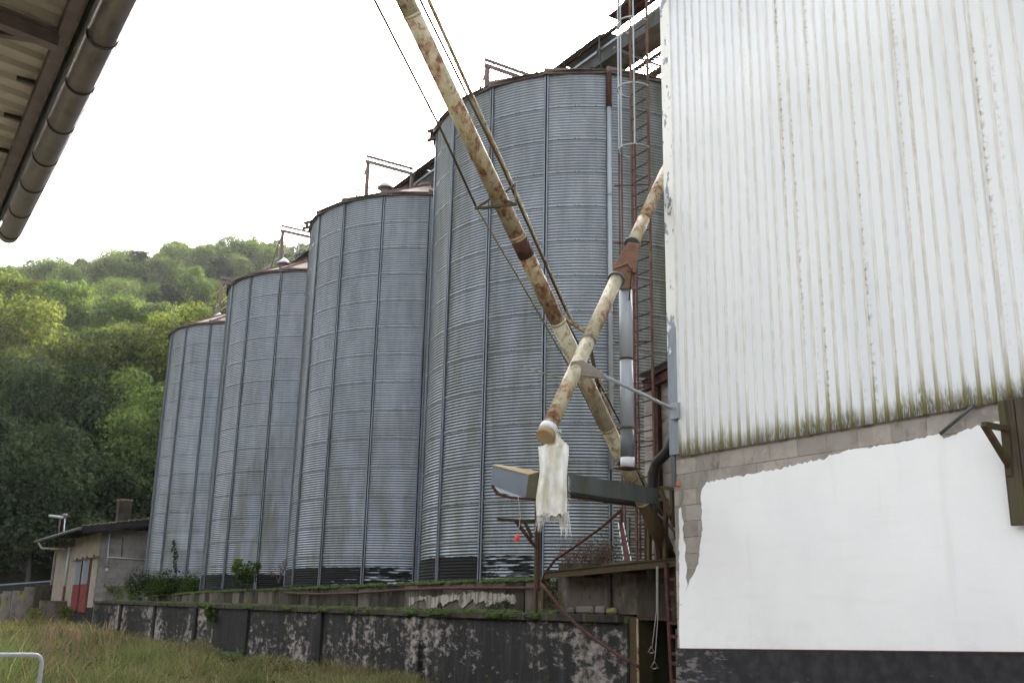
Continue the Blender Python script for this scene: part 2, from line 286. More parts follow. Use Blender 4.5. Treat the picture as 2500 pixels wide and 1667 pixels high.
# ------------------------------------------------------------------ mesh helpers
def origin_of(o):
    v = Vector((0, 0, 0))
    while o is not None: v += o.location; o = o.parent
    return v
def tag(o, label=None, cat=None, group=None, kind=None):
    if label: o['label'] = label
    if cat: o['category'] = cat
    if group: o['group'] = group
    if kind: o['kind'] = kind
    return o
def empty(name, loc, label, cat, group=None):
    o = bpy.data.objects.new(name, None); COL.objects.link(o); o.location = loc; o.empty_display_size = .2
    return tag(o, label, cat, group)
class MB:
    def __init__(s): s.v = []; s.f = []; s.mi = []; s.cur = 0; s.sm = []
    def add(s, vs, fs, smooth=False):
        b = len(s.v); s.v += [tuple(x) for x in vs]; s.f += [tuple(i+b for i in f) for f in fs]; s.mi += [s.cur]*len(fs); s.sm += [smooth]*len(fs); return s
    def hexa(s, p):      # p: 8 corners, bottom 4 then top 4
        return s.add(p, [(3, 2, 1, 0), (4, 5, 6, 7), (0, 1, 5, 4), (1, 2, 6, 5), (2, 3, 7, 6), (3, 0, 4, 7)])
    def box(s, x0, x1, y0, y1, z0, z1):
        return s.hexa([(x0, y0, z0), (x1, y0, z0), (x1, y1, z0), (x0, y1, z0), (x0, y0, z1), (x1, y0, z1), (x1, y1, z1), (x0, y1, z1)])
    def beam(s, a, b, w=.05, h=.05, up=(0, 0, 1)):
        a = Vector(a); b = Vector(b); d = (b-a).normalized(); u = Vector(up)
        if abs(d.dot(u)) > .97: u = Vector((1, 0, 0))
        r = d.cross(u).normalized(); u = r.cross(d).normalized()
        c = [(-1, -1), (1, -1), (1, 1), (-1, 1)]
        return s.hexa([a+r*(x*w/2)+u*(y*h/2) for x, y in c] + [b+r*(x*w/2)+u*(y*h/2) for x, y in c])
    def channel(s, a, b, w, h, t, up=(0, 0, 1)):   # I-section: web and two flanges
        a = Vector(a); b = Vector(b); d = (b-a).normalized(); u = Vector(up); r = d.cross(u).normalized(); u = r.cross(d).normalized()
        s.beam(a, b, t, h-2*t-.001, u)
        for k in (-1, 1): s.beam(a+u*(k*(h-t)/2), b+u*(k*(h-t)/2), w, t, u)
        return s
    def tube(s, pts, r, n=10, cap=True, closed=False):
        pts = [Vector(p) for p in pts]; R = r if isinstance(r, (list, tuple)) else [r]*len(pts); rings = []; pu = None
        for i, p in enumerate(pts):
            d = ((pts[(i+1) % len(pts)] if closed or i < len(pts)-1 else p) - (pts[i-1] if closed or i > 0 else p)).normalized()
            if pu is None: pu = Vector((0, 0, 1)) if abs(d.z) < .9 else Vector((1, 0, 0))
            x = d.cross(pu).normalized(); pu = x.cross(d).normalized()
            rings.append([p + (x*math.cos(a)+pu*math.sin(a))*R[i] for a in [2*math.pi*k/n for k in range(n)]])
        vs = [v for rg in rings for v in rg]; fs = []; L = len(pts)
        for i in range(L if closed else L-1):
            j = (i+1) % L
            fs += [(i*n+k, i*n+(k+1) % n, j*n+(k+1) % n, j*n+k) for k in range(n)]
        s.add(vs, fs, True)
        if cap and not closed: s.add([], []); b = len(s.v)-len(vs); s.f += [tuple(b+k for k in reversed(range(n))), tuple(b+(L-1)*n+k for k in range(n))]; s.mi += [s.cur]*2; s.sm += [False]*2
        return s
    def prism(s, poly, ext):       # polygon (3d points) pushed along ext
        n = len(poly); e = Vector(ext); a = [Vector(p) for p in poly]
        return s.add(a+[p+e for p in a], [tuple(range(n)), tuple(reversed(range(n, 2*n)))] + [(i, n+i, n+(i+1) % n, (i+1) % n)[::-1] for i in range(n)])
    def build(s, name, mats, parent=None, label=None, bevel=0):
        o0 = origin_of(parent); me = bpy.data.meshes.new(name)
        me.from_pydata([(x-o0.x, y-o0.y, z-o0.z) for x, y, z in s.v], [], s.f)
        for mt in (mats if isinstance(mats, (list, tuple)) else [mats]): me.materials.append(M[mt])
        me.polygons.foreach_set('material_index', s.mi); me.polygons.foreach_set('use_smooth', s.sm); me.validate(); me.update()
        import bmesh
        bm = bmesh.new(); bm.from_mesh(me); bmesh.ops.recalc_face_normals(bm, faces=bm.faces); bm.to_mesh(me); bm.free()
        o = bpy.data.objects.new(name, me); COL.objects.link(o)
        if parent is not None: o.parent = parent
        if label: o['label'] = label
        if bevel:
            b = o.modifiers.new('b', 'BEVEL'); b.width = bevel; b.segments = 1; b.limit_method = 'ANGLE'
        return o
def npmesh(name, verts, faces, mat, parent=None, smooth=False, tint=None, attrs=None):
    verts = np.asarray(verts, np.float32); faces = np.asarray(faces, np.int32); k = faces.shape[1]
    me = bpy.data.meshes.new(name); me.vertices.add(len(verts)); me.vertices.foreach_set('co', verts.ravel())
    me.loops.add(faces.size); me.loops.foreach_set('vertex_index', faces.ravel()); me.polygons.add(len(faces))
    me.polygons.foreach_set('loop_start', np.arange(0, faces.size, k, dtype=np.int32)); me.polygons.foreach_set('loop_total', np.full(len(faces), k, np.int32))
    if smooth: me.polygons.foreach_set('use_smooth', np.ones(len(faces), bool))
    me.update(calc_edges=True)
    if tint is not None:
        a = me.color_attributes.new('tint', 'FLOAT_COLOR', 'POINT'); a.data.foreach_set('color', np.c_[tint, np.ones(len(tint))].astype(np.float32).ravel())
    for nm, val in (attrs or {}).items():
        a = me.attributes.new(nm, 'FLOAT', 'POINT'); a.data.foreach_set('value', np.asarray(val, np.float32))
    for mt in (mat if isinstance(mat, (list, tuple)) else [mat]): me.materials.append(M[mt])
    o = bpy.data.objects.new(name, me); COL.objects.link(o)
    if parent is not None: o.parent = parent
    return o
def copy_part(o, parent, loc=None, rot=None):
    c = o.copy(); COL.objects.link(c); c.parent = parent
    if loc is not None: c.location = loc
    if rot is not None: c.rotation_euler = rot
    return c

# ------------------------------------------------------------------ terrain
def gz(x, y):                                  # yard level
    x = np.asarray(x, float); y = np.asarray(y, float)
    z = np.interp(y, [0, 24, 53, 75, 140], [0, 0.03, .42, .75, 1.0])
    z = z + .05*np.sin(x*.9+1)*np.sin(y*.45) + .03*np.sin(x*2.3+y*1.1)
    return z
def hill_h(x, y):
    x = np.asarray(x, float); y = np.asarray(y, float)
    az = np.degrees(np.arctan2(x, y)); d = np.hypot(x, y)
    foot = 84 + 6*np.sin(az*.11)
    t = d-foot
    low = np.clip(t, 0, 42)*.56; up = np.clip(t-42, 0, 150)
    crest = np.interp(az, [-60, -20, 4, 8.2, 12, 15, 19, 23, 30, 38, 66, 90], [.30, .30, .312, .392, .45, .512, .515, .52, .60, .72, .70, .4])  # right-hand crest raised, hidden behind the silos, to shade the lower trees
    h = low + up*crest
    far = np.clip(t-192, 0, 400); h = h - far*.05
    h = h + (np.sin(x*.045+1)*2.2+np.sin(y*.06+x*.03)*1.8)*np.clip(t/50, 0, 1)
    keep = 1/(1+np.exp(-(130-np.abs(az-10))*.1))
    return np.where(t > 0, h, 0)*keep
def grid(name, x0, x1, y0, y1, nx, ny, fn, mat):
    xs = np.linspace(x0, x1, nx); ys = np.linspace(y0, y1, ny); X, Y = np.meshgrid(xs, ys); Z = fn(X, Y)
    i = np.arange(nx*ny).reshape(ny, nx); f = np.stack([i[:-1, :-1], i[:-1, 1:], i[1:, 1:], i[1:, :-1]], -1).reshape(-1, 4)
    return npmesh(name, np.stack([X, Y, Z], -1).reshape(-1, 3), f, mat, smooth=True)
yard = tag(grid('ground', -60, 60, -30, 84, 160, 170, lambda x, y: gz(x, y), 'soil'), 'overgrown yard ground', kind='structure')
bounce_pave = tag(grid('bounce_paving', -20, 10.7, -28, 14.5, 12, 12, lambda x, y: gz(x, y)*0+.09, 'bounce_pave'), 'unseen pale concrete yard added to bounce light near the buildings', kind='structure')  # pale paving out of view, added to bounce light up at the gutter
hill = tag(grid('hill', -330, 420, -300, 430, 240, 230, lambda x, y: gz(x, np.clip(y, 0, 84))*np.where(y > 0, 1, 0) + hill_h(x, y) - np.where((np.abs(x) < 60) & (y > -30) & (y < 84), .6, .05), 'forest_floor'), 'wooded hillside terrain', kind='structure')

# ------------------------------------------------------------------ silos
R = 4.5; CX = 17.411; CY = 23.399; SP = 10.082; ZT = 14.21+EYE; ZB = .84+EYE; PH = 2.7598; DPH = .3696; NS = 17
NC = 14; CH = (ZT-ZB)/NC
def sheet_arrays():
    cols = 9; per = 12; sub = 6; rows = per*sub+1+2
    zs = np.linspace(0, CH, per*sub+1); zs = np.r_[-.035, -.018, zs]
    ph = 2*np.pi*np.clip(zs, 0, None)/(CH/per)
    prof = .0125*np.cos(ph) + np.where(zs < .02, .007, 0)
    gro = np.clip(-np.cos(ph - 1.05)*1.8 - .12, 0, 1)  # dark band centred on the down-facing flank, painting in its shade
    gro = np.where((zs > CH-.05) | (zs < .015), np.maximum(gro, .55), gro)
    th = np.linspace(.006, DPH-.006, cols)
    V = []; G = []
    for z, p, g in zip(zs, prof, gro):
        for t in th: V.append(((R+p)*math.cos(t), (R+p)*math.sin(t), z)); G.append(g)
    i = np.arange(rows*cols).reshape(rows, cols); F = np.stack([i[:-1, :-1], i[:-1, 1:], i[1:, 1:], i[1:, :-1]], -1).reshape(-1, 4)
    return V, F, G
V, F, G = sheet_arrays()
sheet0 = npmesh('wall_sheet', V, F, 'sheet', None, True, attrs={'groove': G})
# bolt heads along the horizontal lap
bv = MB(); bv.cur = 1
for t in (.2, .47, .53, .8):
    a = t*DPH; c = Vector(((R+.012)*math.cos(a), (R+.012)*math.sin(a), CH-.022)); e = Vector((-math.sin(a), math.cos(a), 0)); o_ = Vector((math.cos(a), math.sin(a), 0))
    bv.hexa([c+e*sx*.014+Vector((0, 0, sz*.012))+o_*so*.012 for so in (0, 1) for sx, sz in ((-1, -1), (1, -1), (1, 1), (-1, 1))])
import bmesh
bm = bmesh.new(); bm.from_mesh(sheet0.data); base = len(bm.verts)
nv = [bm.verts.new(v) for v in bv.v]
for f in bv.f:
    ff = bm.faces.new([nv[i] for i in f]); ff.material_index = 1
bm.to_mesh(sheet0.data); bm.free()
sheet0.data.materials.append(M['bolt'])
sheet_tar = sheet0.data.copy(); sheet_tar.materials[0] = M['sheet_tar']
sti = MB()
for k in (-1, 1):
    a = k*.0085
    p0 = Vector(((R+.028)*math.cos(a), (R+.028)*math.sin(a), 0)); sti.beam(p0+Vector((0, 0, -.02)), p0+Vector((0, 0, NC*CH-.02)), .034, .05, (1, 0, 0))
sti.cur = 1; sti.beam((R+.014, 0, 0), (R+.014, 0, NC*CH-.03), .115, .012, (1, 0, 0))  # dark strip stands in for the shaded gap between the ribs
M['stiff'] = simple('stiffener_steel', (.16, .19, .23), [((.09, .10, .11), (2, 2, .4), .4, .7, .7), ((.08, .075, .035), (3, 3, .5), .56, .70, .7)], .45, .4, None, .5)
M['seam_gap_shade'] = simple('seam_grime', (.022, .02, .016), [((.05, .05, .03), (4, 4, .6), .5, .7, .7)], .9)  # dark colour stands in for the shaded gap between the ribs
sti0 = sti.build('stiffener', ('stiff', 'seam_gap_shade'))
RT_TAN = .50
def roof_panel():
    m_ = MB(); a0, a1 = .003, DPH-.003; ro, ri = R+.13, .45
    zo = ZT-ZB+.055; zi = zo+(ro-ri)*RT_TAN
    pts = []
    for a in (a0, (a0+a1)/2, a1):
        for r_, z_ in ((ro, zo), (ri, zi)): pts.append((r_*math.cos(a), r_*math.sin(a), z_))
    m_.add(pts, [(0, 2, 3, 1), (2, 4, 5, 3)])
    m_.add([(x, y, z-.012) for x, y, z in pts], [(1, 3, 2, 0), (3, 5, 4, 2)])
    # standing ribs on each side
    for a in (a0+.004,):
        m_.beam((ro*math.cos(a), ro*math.sin(a), zo+.035), (ri*math.cos(a), ri*math.sin(a), zi+.035), .03, .07)
    return m_.build('roof_panel', 'roof_rust')
roof0 = roof_panel()
def eave_piece():
    m_ = MB(); ro = R+.11; a0, a1 = -.012, DPH+.004
    A = Vector((ro*math.cos(a0)+.03, ro*math.sin(a0), ZT-ZB-.02)); B = Vector((ro*math.cos(a1), ro*math.sin(a1), ZT-ZB-.02)); z = Vector((0, 0, .13)); i = Vector((-.02, 0, 0))
    m_.hexa([A, B, B+i, A+i, A+z*1.45, B+z*.85, B+z*.85+i, A+z*1.45+i])
    inn = Vector((math.cos(.18), math.sin(.18), 0))*-.17
    m_.hexa([A, B, B+inn, A+inn, A+Vector((0, 0, .01)), B+Vector((0, 0, .01)), B+inn+Vector((0, 0, .01)), A+inn+Vector((0, 0, .01))])
    return m_.build('eave_flashing', 'eave')
eave0 = eave_piece()
ringm = MB()
ringm.tube([(0, 0, ZT-ZB+.05+(R+.13-.45)*RT_TAN-.02), (0, 0, ZT-ZB+.05+(R+.13-.45)*RT_TAN+.16)], .5, 20)
cap0 = ringm.build('apex_collar', 'eave')
corem = MB(); corem.tube([(0, 0, -.0), (0, 0, NC*CH)], R-.06, 40); core0 = corem.build('inner_lining', 'galv_dull')
names = {4: 'nearest and tallest-looking corrugated grain silo, beside the white cladding, with a grey downpipe on it',
         3: 'second corrugated grain silo, left of the nearest, tar band fading to algae at its foot',
         2: 'third corrugated grain silo, between a taller-looking silo and the smallest one',
         1: 'farthest and smallest-looking corrugated grain silo, beside the block hut'}
TAR = {4: {0: 1.15, 1: 1.25, 2: .95}, 3: {0: 1.2, 1: 1.2, 2: 1.12, 3: 1.0}, 2: {0: 1.3, 1: 1.3, 2: 1.3, 3: 1.3}, 1: {0: 1.3, 1: 1.3, 2: 1.3, 3: 1.3}}
silo = {}
for k in (4, 3, 2, 1):
    e = empty('grain_silo', (CX, CY+(4-k)*SP, ZB), names[k], 'silo', 'row of corrugated grain silos'); silo[k] = e
    for i in range(NS):
        ang = PH+i*DPH
        for c in range(NC):
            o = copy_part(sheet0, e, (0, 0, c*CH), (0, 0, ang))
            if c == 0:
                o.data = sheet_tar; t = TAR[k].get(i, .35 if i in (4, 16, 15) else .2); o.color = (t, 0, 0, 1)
        copy_part(sti0, e, (0, 0, 0), (0, 0, ang)); copy_part(roof0, e, (0, 0, 0), (0, 0, ang)); copy_part(eave0, e, (0, 0, 0), (0, 0, ang))
    copy_part(cap0, e); copy_part(core0, e)
for o in (sheet0, sti0, roof0, eave0, cap0, core0): bpy.data.objects.remove(o)
def on_silo(k, i, r_=R+.1, z=0.):
    a = PH+i*DPH; return Vector((CX+r_*math.cos(a), CY+(4-k)*SP+r_*math.sin(a), z))
# roof ventilators
def roof_z(k, x, y): return ZT+.055+(R+.13-math.hypot(x-CX, y-(CY+(4-k)*SP)))*RT_TAN
for k, (px_, py_, Xv, r_) in {1: (503, 730, 15.35, .33), 2: (652, 606, 14.9, .33), 3: (885, 432, 14.6, .30)}.items():
    q = P(px_, py_, X=Xv); z0 = q.z
    e = silo[k]
    v = MB(); v.tube([(q.x, q.y, roof_z(k, q.x, q.y)-.1), (q.x, q.y, z0)], r_*.62, 14); pipe = v.build('roof_vent', 'eave', e)
    v = MB(); v.tube([(q.x, q.y, z0-.03), (q.x, q.y, z0+.02), (q.x, q.y, z0+.30)], [r_, r_*.98, .02], 18); v.build('vent_cap', 'cap_white', pipe)

# small bracket frames sticking out over the left rim
for k, base_ in ((4, [(984, 302, 1004, 297), (983, 323, 1004, 316), (992, 301, 991, 320)]), (3, [(699, 513, 718, 508), (697, 525, 716, 520), (705, 512, 705, 523)])):
    for (xa, ya_, xb, yb_) in base_:
        Xr = CX-R*.93 if k == 4 else CX-R*.95
        m_ = MB(); m_.beam(P(xa, ya_, X=Xr), P(xb, yb_, X=Xr), .09, .09); m_.build('rim_bracket', 'rust', silo[k])

# downpipe with rusty head on the nearest silo
dp = empty('downpipe', on_silo(4, 4, R+.12, ZB), 'grey downpipe running down the nearest silo with a rusty iron head', 'downpipe')
a = on_silo(4, 4.0, R+.12); t_ = MB()
t_.tube([(a.x, a.y, P(1392, 1080, X=a.x).z), (a.x, a.y, ZT-1.0)], .058, 12); t_.build('pipe', 'galv_light', dp)
t_ = MB(); t_.tube([(a.x, a.y, ZT-1.05), (a.x, a.y, ZT-.08), (a.x+.12, a.y+.1, ZT+.12), (a.x+.35, a.y+.35, ZT+.17)], .075, 12); t_.build('head', 'rust', dp)
for z in (ZT-3.6, ZT-6.8, ZT-10):
    t_ = MB(); t_.tube([(a.x, a.y, z), (a.x, a.y, z+.05)], .066, 12); t_.build('clamp', 'galv', dp)

# portal frames on the roofs
def portal(label, Xp, Yp, zt_, xr, nb):
    e = empty('portal_frame', (Xp, Yp, zt_-2), label, 'steel frame', 'portal frames standing on the silo roofs')
    k = 4-round((Yp-CY)/SP)
    zb_ = max(roof_z(k, Xp, Yp), ZT) - .1
    m_ = MB(); m_.beam((Xp, Yp, zb_), (Xp, Yp, zt_), .13, .13); m_.build('post', 'eave', e)
    m_ = MB(); m_.beam((xr, Yp, zt_-1.6), (xr, Yp, zt_), .12, .12); m_.build('post', 'eave', e)
    m_ = MB(); m_.beam((Xp-.15, Yp-.05, zt_-.07), (xr+.1, Yp-.05, zt_-.07), .06, .14); m_.build('beam', 'eave', e)
    m_ = MB(); m_.beam((Xp-.05, Yp+.12, zt_+.24), (xr+.1, Yp+.12, zt_+.24), .07, .10); m_.build('beam', 'eave', e)
    m_ = MB(); m_.beam((Xp, Yp-.03, zt_-.1), (Xp-.15, Yp+1.5, zb_-.25), .05, .05); m_.build('brace', 'eave', e)
    m_ = MB(); m_.tube([(Xp+.1, Yp, zt_-.2), (xr-.5, Yp, zt_-1.7)], .018, 6); m_.build('tie_rod', 'galv_dull', e)
    m_ = MB(); m_.tube([(xr-.1, Yp, zt_-.9), (Xp+.1, Yp, zb_+.4)], .018, 6); m_.build('tie_rod', 'galv_dull', e)
    if nb: m_ = MB(); m_.beam((Xp+.2, Yp+.3, zb_), (Xp+.2, Yp+.3, zt_), .08, .08); m_.build('post', 'rust', e)
portal('steel portal frame on the roof of the nearest silo', 15.0, 25.2, 17.17+EYE, 17.0, True)
portal('steel portal frame on the roof of the second silo from the right', 15.0, 34.2, 17.26+EYE, 16.95, False)
portal('steel portal frame on the roof of the third silo, before the wooded ridge', 15.0, 43.6, 17.33+EYE, 17.0, False)
q = P(510, 645, X=15.6)
portal('thin steel portal frame behind the smallest silo', 15.6, q.y, q.z, 17.2, False)

# ------------------------------------------------------------------ conveyor gallery over the silo roofs
zc = 17.25+EYE
XE = P(925, 392, Y=34.2).x
def xof(x, y, z): return P(x, y, Z=z-EYE).x
cv = empty('roof_conveyor', (17.4, 30, zc), 'long sheet-covered grain conveyor and catwalk running above the silo roofs', 'conveyor')
ztop = P((900+1380*.3507)/KK, 405*.3507/KK, X=17.0).z
ys = [(19.0+i*2.35) for i in range(17)]
for i, y0 in enumerate([21.95+j*2.45 for j in range(16)]):
    m_ = MB(); n = 8; X0, X1 = 17.0, 18.3
    arc = [(X0+(X1-X0)*t/n, ztop-.0+.26*math.sin(math.pi*t/n)) for t in range(n+1)]
    vs = [(x, y0, z) for x, z in arc]+[(x, y0+2.42, z) for x, z in arc]+[(x, y0, z-.015) for x, z in arc]+[(x, y0+2.42, z-.015) for x, z in arc]; k = n+1
    m_.add(vs, [(j, j+1, k+j+1, k+j) for j in range(n)]+[(2*k+j, 3*k+j, 3*k+j+1, 2*k+j+1) for j in range(n)]+[(j, 2*k+j, 2*k+j+1, j+1) for j in range(n)], True)
    m_.build('cover_sheet', 'bluegrey', cv)
m_ = MB(); m_.box(17.45, 18.0, 8, 62, ztop-.62, ztop-.12); m_.build('trough', 'galv_dull', cv)
m_ = MB(); m_.box(17.1, 17.2, 8, 62, ztop-.1, ztop-.02); m_.build('side_beam', 'rust', cv)
m_ = MB(); m_.box(17.05, 17.13, 8, 62, ztop-.55, ztop-.47); m_.build('side_beam', 'galv', cv)
m_ = MB(); m_.box(18.1, 18.22, 8, 62, ztop-.72, ztop-.5); m_.build('side_beam', 'rust_olive', cv)
m_ = MB(); m_.box(18.42, 18.5, 8, 62, ztop-.75, ztop-.67); m_.build('side_beam', 'rust_olive', cv)
m_ = MB(); m_.box(19.1, 19.2, 8, 62, ztop-.8, ztop-.64); m_.build('side_beam', 'rust_olive', cv)
m_ = MB(); m_.box(19.5, 19.56, 8, 62, ztop-.3, ztop-.24); m_.build('side_beam', 'rust', cv)
mesh_ = MB()
for j in range(5): mesh_.box(18.55+j*.12, 18.56+j*.12, 8, 62, ztop-.70, ztop-.69)
for j in range(360): mesh_.box(18.5, 19.1, 8+j*.15, 8.045+j*.15, ztop-.69, ztop-.68)
gr_ = mesh_.build('grating', 'galv_dull', cv); gr_['kind'] = 'stuff'
for j in range(22):
    y = 9+j*2.45
    m_ = MB(); m_.beam((17.05, y, ztop-.78), (19.2, y, ztop-.78), .06, .06); m_.build('cross_bar', 'galv', cv)
    if j < 6 or j % 2 == 0:
        m_ = MB(); m_.beam((19.15, y, ztop-.78), (19.15, y, ztop+.25), .04, .04); m_.build('rail_post', 'rust', cv)
        m_ = MB(); m_.beam((18.5, y, ztop-.74), (19.1, y+.9, ztop-.74), .03, .03); m_.build('diagonal', 'galv_dull', cv)
for z in (ztop+.25, ztop-.2): m_ = MB(); m_.tube([(19.15, 8, z), (19.15, 62, z)], .02, 6); m_.build('handrail', 'rust', cv)
# near light handrail of tube and wire
zr1 = P(1342.6/KK, 117.5/KK, X=17.3).z; zr2 = P(1341.8/KK, 152/KK, X=17.3).z
for z in (zr1, zr2): m_ = MB(); m_.tube([(17.3, 8, z), (17.3, 62, z)], .022, 6); m_.build('handrail', 'galv_light', cv)
for j in range(24): m_ = MB(); m_.tube([(17.3, 10.3+j*2.2, ztop), (17.3, 10.3+j*2.2, zr1+.02)], .018, 6); m_.build('rail_post', 'galv_dull', cv)
# raised end plate and strut where the cover stops, by the cage ladder
m_ = MB(); m_.beam((16.9, 21.0, ztop+.02), (16.95, 12.5, ztop+.32), .5, .05); m_.build('end_flap', 'rust', cv)
m_ = MB(); m_.beam((16.9, 21.0, ztop+.1), (16.9, 17.9, ztop+1.6), .07, .07); m_.build('strut', 'galv_dull', cv)
# supports of the conveyor on each roof apex
for k in (1, 2, 3, 4):
    yc = CY+(4-k)*SP
    for dy in (-.6, .6):
        m_ = MB(); m_.beam((CX, yc+dy, ZT+1.5), (CX, yc+dy, ztop-.6), .1, .1); m_.build('support_post', 'rust', cv)
for s_ in range(5):   # cables drooping at the end of the cover
    x0 = 17.0+s_*.05; y0 = 21.9+s_*.05
    m_ = MB(); m_.tube([(x0, y0, ztop-.1), (x0-.05-.04*s_, y0-.1, ztop-.6), (x0+.03*s_, y0-.1, ztop-1.3), (x0+.1, y0+.1, ZT+.2)], .018, 6); m_.build('cable', 'rubber', cv)

# ------------------------------------------------------------------ concrete terrace, ledge and black retaining wall
XB = 11.7
def ztopw(y): return EYE+float(np.interp(y, [10, 14.4, 19.4, 28, 52.8, 59], [.045, .05, .06, .115, .31, .33]))
tz = 12.42
terr = MB(); yy = list(np.linspace(14.3, 59, 40))
for a, b in zip(yy[:-1], yy[1:]):
    terr.hexa([(XB+.02, a, -.3), (24, a, -.3), (24, b, -.3), (XB+.02, b, -.3), (XB+.02, a, ztopw(a)-.02), (24, a, ztopw(a)-.02), (24, b, ztopw(b)-.02), (XB+.02, b, ztopw(b)-.02)])
tag(terr.build('terrace_ground', 'terrace'), 'raised terrace the silos stand on', kind='structure')
bw = empty('retaining_wall', (XB, 30, 0), 'flaking black-painted concrete retaining wall along the grass below the silos', 'wall')
pil = [P(x, 1420, X=XB-.05).y for x in (275, 353, 448, 566, 735, 957)]
edges = sorted(pil+[P(1440, 1450, X=XB).y, 59.0])
for a, b in zip(edges[:-1], edges[1:]):
    m_ = MB(); n = max(1, int((b-a)/.8)); st = np.linspace(a+.0, b-.0, n+1)
    for u, v in zip(st[:-1], st[1:]):
        m_.hexa([(XB, u, -.4), (XB+.28, u, -.4), (XB+.28, v, -.4), (XB, v, -.4), (XB, u, ztopw(u)-.14), (XB+.28, u, ztopw(u)-.14), (XB+.28, v, ztopw(v)-.14), (XB, v, ztopw(v)-.14)])
    m_.build('wall_panel', 'black_wall', bw)
for j, y in enumerate(sorted(pil)):
    w_ = .16 if y > 24 else .2
    m_ = MB(); m_.hexa([(XB-.09, y-w_, -.4), (XB-.004, y-w_, -.4), (XB-.004, y+w_, -.4), (XB-.09, y+w_, -.4), (XB-.09, y-w_, ztopw(y)-.15), (XB-.004, y-w_, ztopw(y)-.15), (XB-.004, y+w_, ztopw(y)-.15), (XB-.09, y+w_, ztopw(y)-.15)])
    m_.build('pilaster', 'tar' if y > 24 else 'black_wall', bw, bevel=.01)
cop = list(np.arange(14.45, 58.5, 3.1))+[58.9]
for a, b in zip(cop[:-1], cop[1:]):
    m_ = MB(); m_.hexa([(XB-.11, a+.01, ztopw(a)-.137), (XB+.3, a+.01, ztopw(a)-.137), (XB+.3, b-.01, ztopw(b)-.137), (XB-.11, b-.01, ztopw(b)-.137), (XB-.11, a+.01, ztopw(a)), (XB+.3, a+.01, ztopw(a)), (XB+.3, b-.01, ztopw(b)), (XB-.11, b-.01, ztopw(b))])
    m_.build('coping', 'concrete_dark', bw, bevel=.012)
# upper ledge of upright precast slabs
ld = empty('silo_plinth', (tz, 30, EYE), 'mossy concrete plinth of upright slabs under the silos, streaked white', 'plinth')
y = P(1245, 1340, X=tz).y; yend = P(300, 1372, X=tz).y; i = 0
while y < yend:
    wd = .55+random.random()*.35; zt_ = EYE+float(np.interp(y, [18, 24, 33, 42, 53], [.75, .74, .70, .69, .50]))+random.uniform(-.012, .012)
    off = random.uniform(-.02, .02)
    m_ = MB(); m_.box(tz+off, tz+.9, y+.008, y+wd-.008, ztopw(y)-.1, zt_)
    m_.build('plinth_slab', 'concrete' if random.random() < .45 else 'concrete_dark', ld, bevel=.015); y += wd; i += 1
M['limewash'] = simple('limewash_runs', (.34, .31, .27), [((.12, .10, .07), (9, 9, 1.4), .46, .60, .9), ((.45, .42, .38), (14, 14, 2), .58, .7, .8), ((.06, .055, .03), (3, 3, 2), .56, .68, .8)], .9, 0, (30, .5, .01))
# white limewash runs on the ledge
def wall_patch(name, pts, X, mat, parent, th=.006, rag=.02, seed=1, label=None):
    rr = random.Random(seed); out = []
    for (a, b) in zip(pts, pts[1:]+pts[:1]):
        A = P(*a, X=X); B = P(*b, X=X); L = (B-A).length; n = max(1, int(L/.06))
        for j in range(n):
            t = j/n; q = A.lerp(B, t)
            if j: q += Vector((0, rr.uniform(-rag, rag), rr.uniform(-rag, rag)))
            out.append(q)
    m_ = MB(); m_.prism(out, (th, 0, 0)); return m_.build(name, mat, parent, label)
Z4 = lambda x, y: ((980+x*.2551)/KK, (1250+y*.2551)/KK)
wall_patch('limewash', [Z4(x, y) for x, y in ((70, 812), (225, 806), (380, 800), (560, 780), (700, 762), (790, 760), (900, 775), (1090, 790), (1100, 850), (1080, 880), (1000, 840), (900, 870), (810, 900), (790, 840), (740, 860), (705, 890), (690, 830), (640, 870), (600, 900), (560, 910), (550, 840), (470, 850), (400, 900), (370, 860), (330, 915), (290, 910), (255, 935), (235, 900), (225, 830), (140, 850), (75, 900))], tz-.034, 'limewash', ld, .02, .035, 3)
# the rusty pipe running along the ledge
pr = MB(); pts = [P(x, y, X=tz-.12) for x, y in ((655, 1361), (735, 1364), (830, 1361), (905, 1355), (1000, 1351), (1100, 1350), (1230, 1350), (1290, 1349))]
pr.tube(pts, .035, 8); tag(pr.build('service_pipe', 'rust'), 'long thin rusty pipe clipped along the mossy plinth', 'pipe')
lp = MB(); lp.box(12.55, 12.62, P(955, 1340, X=12.6).y-0.0, P(838, 1345, X=12.6).y, ZB-.35, ZB-.06)
# pink-white board showing in the gap under the second silo
b0 = P(890, 1343, X=13.0); b1 = P(985, 1341, X=13.0); bb = MB(); bb.box(13.0, 13.04, b1.y, b0.y, EYE+.62, ZB-.01)
tag(bb.build('plank', 'cap_white'), 'pale plank filling the gap under the second silo foot', 'plank')
# foundation bodies below the silos
for k in (4, 3, 2, 1):
    yc = CY+(4-k)*SP; m_ = MB(); m_.tube([(CX, yc, EYE-.3), (CX, yc, ZB-.02)], R-.12, 34)
    f_ = m_.build('foundation', 'concrete_dark', silo[k])
